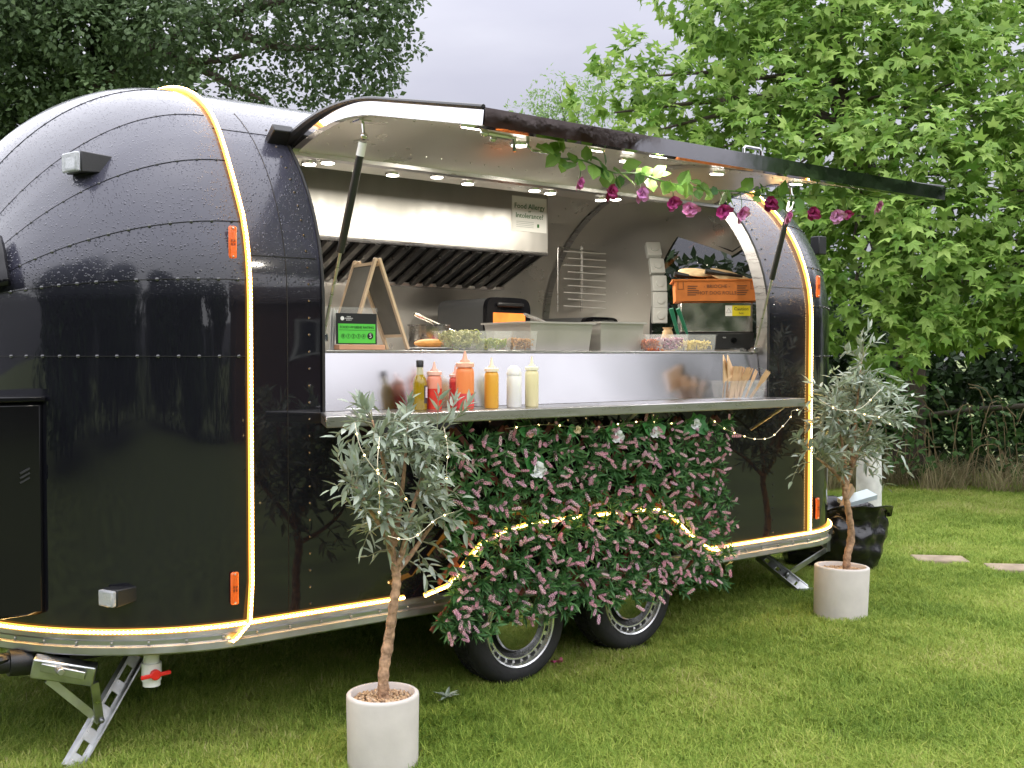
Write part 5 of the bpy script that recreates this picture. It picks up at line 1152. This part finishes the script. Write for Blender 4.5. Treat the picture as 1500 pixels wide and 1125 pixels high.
# airy tree left of it
AIR = leafmat('airy_leaf', [(.20, .31, .10), (.26, .38, .14), (.15, .25, .08)], .5, .45)
L1 = [(785, 168, 15, .35), (820, 140, 15, .35), (850, 150, 15, .4), (870, 190, 15, .45), (835, 185, 15, .45), (770, 190, 15, .4), (890, 140, 15.4, .4), (800, 200, 15.4, .5)]
ab = atD(845, 700, 15.4); ab.z = .1
air = tree_thing('feathery_tree', ab, 'thin feathery tree seen over the hatch, paler than its neighbours', [([ab, atD(842, 400, 15.4), atD(838, 180, 15.2)], .10, .03)]+[([atD(838, 230, 15.2), atD(px, py, d)], .02, .005) for px, py, d, r in L1], .1, BARK)
Ms, P_, S = lumps_leaves([(*atD(px, py, dp), r) for px, py, dp, r in L1], 420, 5, .075, spread=1.6); Ms[:, :, 1] *= .6
scatter('crown', OV, OF, Ms, P_, AIR, air, kind='stuff')
# oak
OAK = leafmat('oak_leaf', [(.07, .115, .045), (.10, .155, .06), (.05, .085, .035), (.14, .20, .085)], .5, .3)
L2 = []
for px in range(-40, 560, 52):
    for py in (-70, -15, 40, 95, 150):
        if px > 440 and py > 120: continue
        L2.append((px+random.uniform(-18, 18), py+random.uniform(-14, 14), 16+random.uniform(-1, 1.2), random.uniform(.42, .68)))
L2 += [(585, 42, 16, .26), (596, 66, 16, .2), (560, 20, 16, .4), (545, 70, 16, .35), (560, 100, 16, .28), (548, 128, 16, .24), (500, 150, 16, .2), (560, -30, 16, .5), (470, 160, 16, .25)]
L2 += [(px, py, 17, .6) for px in (-60, 0, 50) for py in (190, 240)]
L2 = [l for l in L2 if not (265 < l[0] < 330 and 85 < l[1] < 130) and not (395 < l[0] < 450 and 80 < l[1] < 118)]
ob = atD(120, 700, 17.5); ob.z = 0
lim = [([ob, ob+Vector((0, 0, 2.2)), atD(150, 120, 17), atD(170, -60, 16.8)], .35, .2)]
for (a, b, c) in (((150, 120), (240, 60), (330, 20)), ((170, 60), (300, 90), (420, 60)), ((300, 30), (420, 70), (540, 60)), ((150, 140), (80, 60), (0, 20)), ((240, 70), (330, 120), (390, 150)), ((330, 20), (450, 0), (560, 20))):
    lim.append(([atD(*a, 16.6), atD(*b, 16.3), atD(*c, 16)], .09, .02))
oak = tree_thing('oak_tree', ob, 'dark green oak spreading above the roof of the trailer', lim, .35, BARK)
Ms, P_, S = lumps_leaves([(*atD(px, py, dp), r) for px, py, dp, r in L2], 560, 5, .105, spread=1.4)
Ms2, P2, S2 = lumps_leaves([(*atD(px, py, dp+1.2), r*1.2) for px, py, dp, r in L2 if px < 250 and random.random() < .7], 120, 5, .2)
kk = np.ones(len(P_), bool)
uu = (P_-np.array(EYE))@np.array(_rt); kk[(uu > -5.2) & (RNG.random(len(P_)) < .38)] = False; Ms, P_ = Ms[kk], P_[kk]
scatter('crown', OV, OF, np.concatenate([Ms, Ms2]), np.concatenate([P_, P2]), OAK, oak, kind='stuff')
# hedge behind the lawn, seen under the sweet gum and beneath the trailer
HED = leafmat('hedge_leaf', [(.03, .06, .02), (.05, .10, .03), (.022, .045, .016), (.08, .14, .045)], .5, .2)
def lat(u, dep, z=0.0): p = EYE+_rt*u+_fl*dep; return Vector((p.x, p.y, z))
hd = thing('hedge', lat(0, 11.2, .05), 'dark overgrown hedge under the star leaved tree', 'hedge')
hl_ = []
for u in np.arange(-9, 9, .55):
    for z in (.3, .85, 1.4, 1.9): hl_.append((*lat(u+random.uniform(-.2, .2), 11.6+random.uniform(-.3, .4), z), .48))
Ms, P_, S = lumps_leaves(hl_, 190, 5, .11); scatter('foliage', OV, OF, Ms, P_, HED, hd, kind='stuff')
hl2 = [(*lat(u+random.uniform(-.2, .2), 12.5, z), .6) for u in np.arange(-9, 9.5, .6) for z in (.3, .9, 1.5, 2.1)]
Ms, P_, S = lumps_leaves(hl2, 110, 5, .2); scatter('inner_growth', OV, OF, Ms, P_, HED, hd, kind='stuff')
# brambles in front of the hedge and the broken rail
BRM = leafmat('bramble_leaf', [(.05, .12, .03), (.09, .18, .05), (.12, .22, .07)], .5, .25)
CANE = M('dry_cane', (.26, .20, .11), .9)
for k, (u, label) in enumerate(((3.4, 'low bramble with dry canes beside the refuse bags'), (4.2, 'leafy bramble below the broken rail'), (5.0, 'bramble with bare canes at the hedge foot'))):
    b = thing('bramble', lat(u, 10.6, gzf(*lat(u, 10.6).xy)), label, 'bramble', 'brambles along the hedge')
    for q in range(16):
        p0 = lat(u+random.uniform(-.45, .45), 10.6+random.uniform(-.2, .3), .08); d = random.uniform(-.5, .5); h = random.uniform(.5, 1.3)
        mb = MB(); mb.tube(smooth_path([p0, p0+_rt*d*.4+Vector((0, 0, h*.7)), p0+_rt*d+Vector((0, 0, h*random.uniform(.5, 1)))], 4), .006, 4); mb.build('cane', CANE, b)
    Ms, P_, S = lumps_leaves([(*lat(u+random.uniform(-.4, .4), 10.6, random.uniform(.3, 1.0)), .28) for _ in range(5)], 240, 4, .075); scatter('foliage', OV, OF, Ms, P_, BRM, b, kind='stuff')
mb = MB(); a, b_ = atD(1330, 612, 10.8), atD(1560, 590, 10.8); mb.tube([a, a.lerp(b_, .4)+Vector((0, 0, .02)), b_], [.02, .03, .025], 10); origin_to(tag(mb.build('fallen_log', M('weathered_log', (.06, .05, .035), .9, var=.5, vscale=5, bump=.8, bscale=20), None), 'weathered horizontal log rail in front of the hedge', 'log'), a)
# ================================================================== bags, post, slabs
BAGM = M('refuse_bag', (.008, .008, .009), .22, ior=1.5, bump=.35, bscale=22)
def bag(c, rx, rz, seed, label, open_=True):
    c = Vector(c); t = thing('refuse_bag', c, label, 'refuse bag'); rs = np.random.default_rng(seed); ph = rs.random(12)*6.28; rows = []; n = 56
    for i in range(30):
        f = i/29; r = rx*(.78+.30*math.sin(PI*min(1, f*1.05))**.8) if f < .78 else rx*(.95-.25*(f-.78)/.22 if not open_ else 1.0+.25*(f-.78)/.22)
        row = []
        for j in range(n+1):
            a = 2*PI*(j % n)/n; w = 1+.05*math.sin(3*a+ph[0]+f*5)+.045*math.sin(7*a+ph[1]-f*9)+.03*math.sin(13*a+ph[2]+f*14)+.03*math.sin(f*26+2*a+ph[3]); zz = c.z+rz*f+.02*math.sin(4*a+ph[4])*f
            if i > 25 and open_: zz -= .05*(i-25)/4*(1+math.sin(2*a+ph[5]))
            nv = noise.turbulence_vector(Vector((math.cos(a)*2.2+seed, math.sin(a)*2.2, f*3.0)), 3, True)*.05; w += nv.x*1.6; zz += nv.z*.4; row.append(Vector((c.x+r*w*math.cos(a), c.y+r*w*math.sin(a), zz)))
        rows.append(row)
    mb = MB(); mb.grid(rows)
    if not open_: mb.add(rows[-1][:-1], [tuple(range(n))])
    o = mb.build('bag_skin', BAGM, t, ang=180); sm = o.modifiers.new('s', 'SOLIDIFY'); sm.thickness = .003
    return t
g = atD(1243, 838, 6.55); g.z = gzf(g.x, g.y)-.005
bag(g, .19, .43, 3, 'open black refuse sack with cardboard inside, behind the rear pot')
mb = MB(); mb.box(g+Vector((-.06, -.02, .43)), (.22, .02, .20), Euler((R(20), R(15), R(30))).to_matrix()); origin_to(tag(mb.build('cardboard', M('brown_card', (.42, .27, .14), .8), None, smooth=False), 'brown cardboard piece poking out of the open sack', 'cardboard'), g+Vector((-.06, 0, .33)))
mb = MB(); mb.box(g+Vector((.04, -.03, .44)), (.22, .10, .03), Euler((R(15), R(-12), R(-20))).to_matrix()); origin_to(tag(mb.build('paper_waste', M('waste_paper', (.45, .52, .52), .6), None, smooth=False), 'crumpled pale paper in the open sack', 'paper'), g+Vector((.03, 0, .36)))
g2 = g+_rt*-.20+_fl*.10; g2.z = gzf(g2.x, g2.y)-.005; bag(g2, .17, .26, 9, 'slumped tied black refuse sack beside the open one', False)
g3 = atD(1272, 800, 7.3); g3.z = gzf(g3.x, g3.y); mb = MB(); mb.tube([g3, g3+Vector((0, 0, .50)), g3+Vector((0, 0, .66))], [.085, .085, .08], 20); origin_to(tag(mb.build('white_post', M('white_post', (.60, .60, .56), .7, var=.2, vscale=12), None), 'short white post standing behind the refuse sacks', 'post'), g3)
SLAB = M('paving_slab', (.30, .235, .165), .9, var=.25, vscale=9, bump=.4, bscale=30)
for k, (a, b, y_, lab) in enumerate(((1338, 1415, 824, 'sandy paving slab set in the lawn near the sacks'), (1447, 1530, 837, 'sandy paving slab set in the lawn farther from the sacks'))):
    p = atZ((a+b)/2, y_, .10); q0, q1 = atZ(a, y_, .1), atZ(b, y_+2, .1); mb = MB(); u = (q1-q0); u.z = 0; w = u.length; u.normalize(); m = Matrix((u, Vector((-u.y, u.x, 0)), Vector((0, 0, 1)))).transposed(); gg = gzf(p.x, p.y)
    mb.box((p.x, p.y, gg+.01), (w, .20, .03), m); origin_to(tag(mb.build('paving_slab', SLAB, None, bevel=.008), lab, 'paving slab'), (p.x, p.y, gg))
# ================================================================== behind the viewer: house and trees that the black paint mirrors
BRK = M('house_brick', (.10, .045, .035), .9, var=.2, vscale=2.5)
hs_ = thing('brick_house', (9, -11, 0), 'red brick house with tiled roof behind the viewer', 'house')
mb = MB(); mb.bx(4.5, 14, -16, -10, 0, 3.0); mb.build('wall', BRK, hs_, smooth=False)
mb = MB(); mb.prism([(4.2, -16.4, 2.95), (4.2, -9.6, 2.95), (4.2, -13, 5.6)], (10.1, 0, 0)); rf_ = mb.build('roof', M('roof_tile', (.06, .045, .04), .9, var=.3, vscale=4), hs_, smooth=False)
mb = MB(); mb.bx(12, 12.7, -13.4, -12.6, 5.0, 6.6); mb.build('chimney', BRK, rf_, smooth=False)
WHT = M('white_frame', (.75, .75, .73), .4); WGL = M('house_glass', (.03, .035, .04), .05, ior=1.5)
for x in (5.6, 8.0, 11.6):
    mb = MB(); mb.bx(x, x+1.2, -9.995, -9.93, 1.0, 2.2); w_ = mb.build('window', WHT, hs_, smooth=False)
    mb = MB(); mb.bx(x+.08, x+.56, -9.925, -9.92, 1.08, 2.12); mb.build('pane', WGL, w_, smooth=False); mb = MB(); mb.bx(x+.64, x+1.12, -9.925, -9.92, 1.08, 2.12); mb.build('pane', WGL, w_, smooth=False)
mb = MB(); mb.bx(10.0, 10.95, -9.995, -9.93, 0.02, 2.1); mb.build('door', WHT, hs_, smooth=False)
for k, (x, y, h, r, lab) in enumerate(((-9.5, 1.5, 6.5, 2.9, 'broad tree far beyond the nose of the trailer'), (-11, -5, 8, 3.2, 'tall tree beyond the left of the lawn'), (-7, -11, 7, 3.0, 'round tree behind the viewer, left of the house'), (-2.5, -13.5, 5.4, 2.8, 'low bushy tree behind the viewer'), (1.6, -15, 6.2, 2.1, 'tree at the left corner of the brick house'), (17.5, -8, 7, 2.4, 'tree at the right end of the brick house'), (19, -1, 7.5, 2.6, 'tree beyond the right of the lawn'))):
    t = tree_thing('garden_tree', (x, y, 0), lab, [([(x, y, -.05), (x+.1, y, h*.35), (x, y+.1, h*.75)], .16, .06)], .2, BARK)
    lm = [(x+random.uniform(-1, 1)*r*.62, y+random.uniform(-1, 1)*r*.62, h*.55+random.uniform(-.42, .45)*h*.75, r*random.uniform(.38, .55)) for _ in range(24)]
    Ms, P_, S = lumps_leaves(lm, 130, 4, .26); scatter('crown', OV, OF, Ms, P_, HED, t, kind='stuff')
hb = thing('boundary_hedge', (-2, -12, 0), 'clipped dark hedge at the far edge of the lawn behind the viewer', 'hedge')
lm = [(-12+.7*k if k < 24 else -13, -12 if k < 24 else -12+.8*(k-24), z, .55) for k in range(46) for z in (.4, 1.1)]
Ms, P_, S = lumps_leaves(lm, 90, 4, .2); scatter('foliage', OV, OF, Ms, P_, HED, hb, kind='stuff')

# ================================================================== grass
GRS = M('grass_blade', (.10, .17, .03), .55); GRS.node_tree.nodes['Principled BSDF'].inputs['Specular IOR Level'].default_value = .18
def grass_mat():
    m = GRS; t = m.node_tree; b = t.nodes['Principled BSDF']; N = t.nodes.new
    g = N('ShaderNodeNewGeometry'); oi = N('ShaderNodeObjectInfo'); n1 = N('ShaderNodeTexNoise'); n1.inputs['Scale'].default_value = 1.1; n1.inputs['Detail'].default_value = 5; n1.inputs['Roughness'].default_value = .62
    t.links.new(g.outputs['Position'], n1.inputs['Vector'])
    at = N('ShaderNodeAttribute'); at.attribute_name = 'rnd'
    a1 = N('ShaderNodeMath'); a1.operation = 'MULTIPLY_ADD'; a1.inputs[1].default_value = .52; t.links.new(at.outputs['Fac'], a1.inputs[0]); 
    a0 = N('ShaderNodeMapRange'); a0.inputs[1].default_value = .33; a0.inputs[2].default_value = .68; a0.inputs[3].default_value = 0; a0.inputs[4].default_value = .46; t.links.new(n1.outputs['Fac'], a0.inputs[0])
    a2 = N('ShaderNodeMath'); a2.operation = 'MULTIPLY_ADD'; a2.inputs[1].default_value = .16; t.links.new(oi.outputs['Random'], a2.inputs[0]); t.links.new(a0.outputs[0], a2.inputs[2]); t.links.new(a2.outputs[0], a1.inputs[2])
    cr = N('ShaderNodeValToRGB'); e = cr.color_ramp.elements; e[0].color = (.085, .17, .018, 1); e[0].position = .05; e[1].color = (.60, .53, .26, 1); e[1].position = .97
    for p, c in ((.35, (.235, .345, .055, 1)), (.58, (.36, .46, .085, 1)), (.80, (.47, .51, .13, 1))): x = e.new(p); x.color = c
    t.links.new(a1.outputs[0], cr.inputs[0]); t.links.new(cr.outputs[0], b.inputs['Base Color'])
    tl = N('ShaderNodeBsdfTranslucent'); mxs = N('ShaderNodeMixShader'); mxs.inputs[0].default_value = .32; t.links.new(cr.outputs[0], tl.inputs[0]); t.links.new(b.outputs[0], mxs.inputs[1]); t.links.new(tl.outputs[0], mxs.inputs[2]); t.links.new(mxs.outputs[0], t.nodes['Material Output'].inputs[0])
grass_mat()
gcol = bpy.data.collections.new('grass_tufts')
def tuft(k, nb, rad, hmin, hmax, wd):
    rs = np.random.default_rng(50+k); V, F, rn = [], [], []
    for b in range(nb):
        a, q = rs.random()*6.283, rad*math.sqrt(rs.random()); x, y = q*math.cos(a), q*math.sin(a); h = rs.uniform(hmin, hmax); az = rs.random()*6.283; ln = h*rs.uniform(.3, 1.7); w = wd*rs.uniform(.7, 1.2); sx, sy = -math.sin(az)*w, math.cos(az)*w; dx, dy = math.cos(az)*ln, math.sin(az)*ln; i = len(V); z0 = -.008
        V += [(x-sx, y-sy, z0), (x+sx, y+sy, z0), (x+dx*.3-sx*.9, y+dy*.3-sy*.9, h*.55), (x+dx*.3+sx*.9, y+dy*.3+sy*.9, h*.55), (x+dx, y+dy, h*(1 if ln < h*.8 else .82))]
        F += [(i, i+1, i+3), (i, i+3, i+2), (i+2, i+3, i+4)]; rn += [rs.random()**1.4]*5
    o = fast_mesh('grass_tuft', V, F, GRS, None, rn); COL.objects.unlink(o); gcol.objects.link(o); o['kind'] = 'stuff'; return o
for k in range(6): tuft(k, 90, .062, .012, .042, .0015)
pts = []
def region(n, d0, d1, mg=1.12):
    dep = np.sqrt(RNG.random(n)*(d1*d1-d0*d0)+d0*d0); u = RNG.uniform(-1, 1, n)*dep*.5*mg
    x = dep*_fl.x+u*_rt.x; y = dep*_fl.y+u*_rt.y; return np.stack([x, y], 1), dep
A, da = region(17000, 3.2, 7.2); B, db = region(15000, 7.2, 11.6, 1.15)
XY = np.concatenate([A, B]); dp = np.concatenate([da, db]); sc = np.concatenate([RNG.uniform(.8, 1.2, len(A)), RNG.uniform(1.0, 1.5, len(B))])
bz = gz(XY[:, 0], XY[:, 1])
okk = np.ones(len(XY), bool)
for c, r in ((pb1, 54*s1+.03), (pb2_, 40*s2+.03)): okk &= np.hypot(XY[:, 0]-c.x, XY[:, 1]-c.y) > r
for xw in (2.766, 3.439): okk &= ~((abs(XY[:, 0]-xw) < .13) & (abs(XY[:, 1]-3.69) < .12))
for ob_ in [o for o in bpy.data.objects if o.name.startswith('paving_slab')]:
    okk &= np.hypot(XY[:, 0]-ob_.location.x, XY[:, 1]-ob_.location.y) > .19
XY, sc, bz = XY[okk], sc[okk], bz[okk]
def instancer(name, P, rotz, sc, coll, kind='stuff'):
    me = bpy.data.meshes.new(name); me.vertices.add(len(P)); me.vertices.foreach_set('co', P.astype(np.float32).ravel()); me.update()
    a = me.attributes.new('rz', 'FLOAT', 'POINT'); a.data.foreach_set('value', rotz.astype(np.float32)); a = me.attributes.new('sc', 'FLOAT', 'POINT'); a.data.foreach_set('value', sc.astype(np.float32))
    o = bpy.data.objects.new(name, me); COL.objects.link(o); o['kind'] = kind
    ng = bpy.data.node_groups.new(name, 'GeometryNodeTree'); ng.interface.new_socket('Geometry', in_out='INPUT', socket_type='NodeSocketGeometry'); ng.interface.new_socket('Geometry', in_out='OUTPUT', socket_type='NodeSocketGeometry')
    n = ng.nodes.new; gi, go, ci, ip, cx, na, nb = n('NodeGroupInput'), n('NodeGroupOutput'), n('GeometryNodeCollectionInfo'), n('GeometryNodeInstanceOnPoints'), n('ShaderNodeCombineXYZ'), n('GeometryNodeInputNamedAttribute'), n('GeometryNodeInputNamedAttribute')
    ci.inputs['Collection'].default_value = coll; ci.inputs['Separate Children'].default_value = True; ci.inputs['Reset Children'].default_value = True; ip.inputs['Pick Instance'].default_value = True
    na.data_type = 'FLOAT'; na.inputs['Name'].default_value = 'rz'; nb.data_type = 'FLOAT'; nb.inputs['Name'].default_value = 'sc'
    l = ng.links.new; l(gi.outputs[0], ip.inputs['Points']); l(ci.outputs[0], ip.inputs['Instance']); l(na.outputs['Attribute'], cx.inputs[2]); l(cx.outputs[0], ip.inputs['Rotation']); l(nb.outputs['Attribute'], ip.inputs['Scale']); l(ip.outputs[0], go.inputs[0])
    m = o.modifiers.new('scatter', 'NODES'); m.node_group = ng; return o
P3 = np.column_stack([XY, bz]); gr = instancer('grass', P3, RNG.random(len(P3))*6.283, sc, gcol); gr['label'] = 'short mown grass blades covering the lawn'
# dry tall grass along the hedge
dcol = bpy.data.collections.new('dry_tufts'); DRY = leafmat('dry_grass', [(.40, .33, .19), (.28, .25, .13), (.50, .42, .26), (.20, .25, .09)], .8, .4)
GS = GRS; GRS = DRY; gcol_, gcol = gcol, dcol
for k in range(4): tuft(20+k, 60, .12, .10, .42, .004)
GRS = GS; gcol = gcol_
n = 230; u = RNG.uniform(-1.5, 6.5, n); dd = 10.1+RNG.random(n)*1.3+.25*np.sin(u*2.1); q = np.array([tuple(lat(a, b)) for a, b in zip(u, dd)]); q[:, 2] = gz(q[:, 0], q[:, 1])
dg = instancer('dry_grass', q, RNG.random(n)*6.283, RNG.uniform(.5, 1.25, n), dcol); dg['label'] = 'tall dry grass along the foot of the hedge'
for o in bpy.data.objects:
    if '_o' in o: del o['_o']
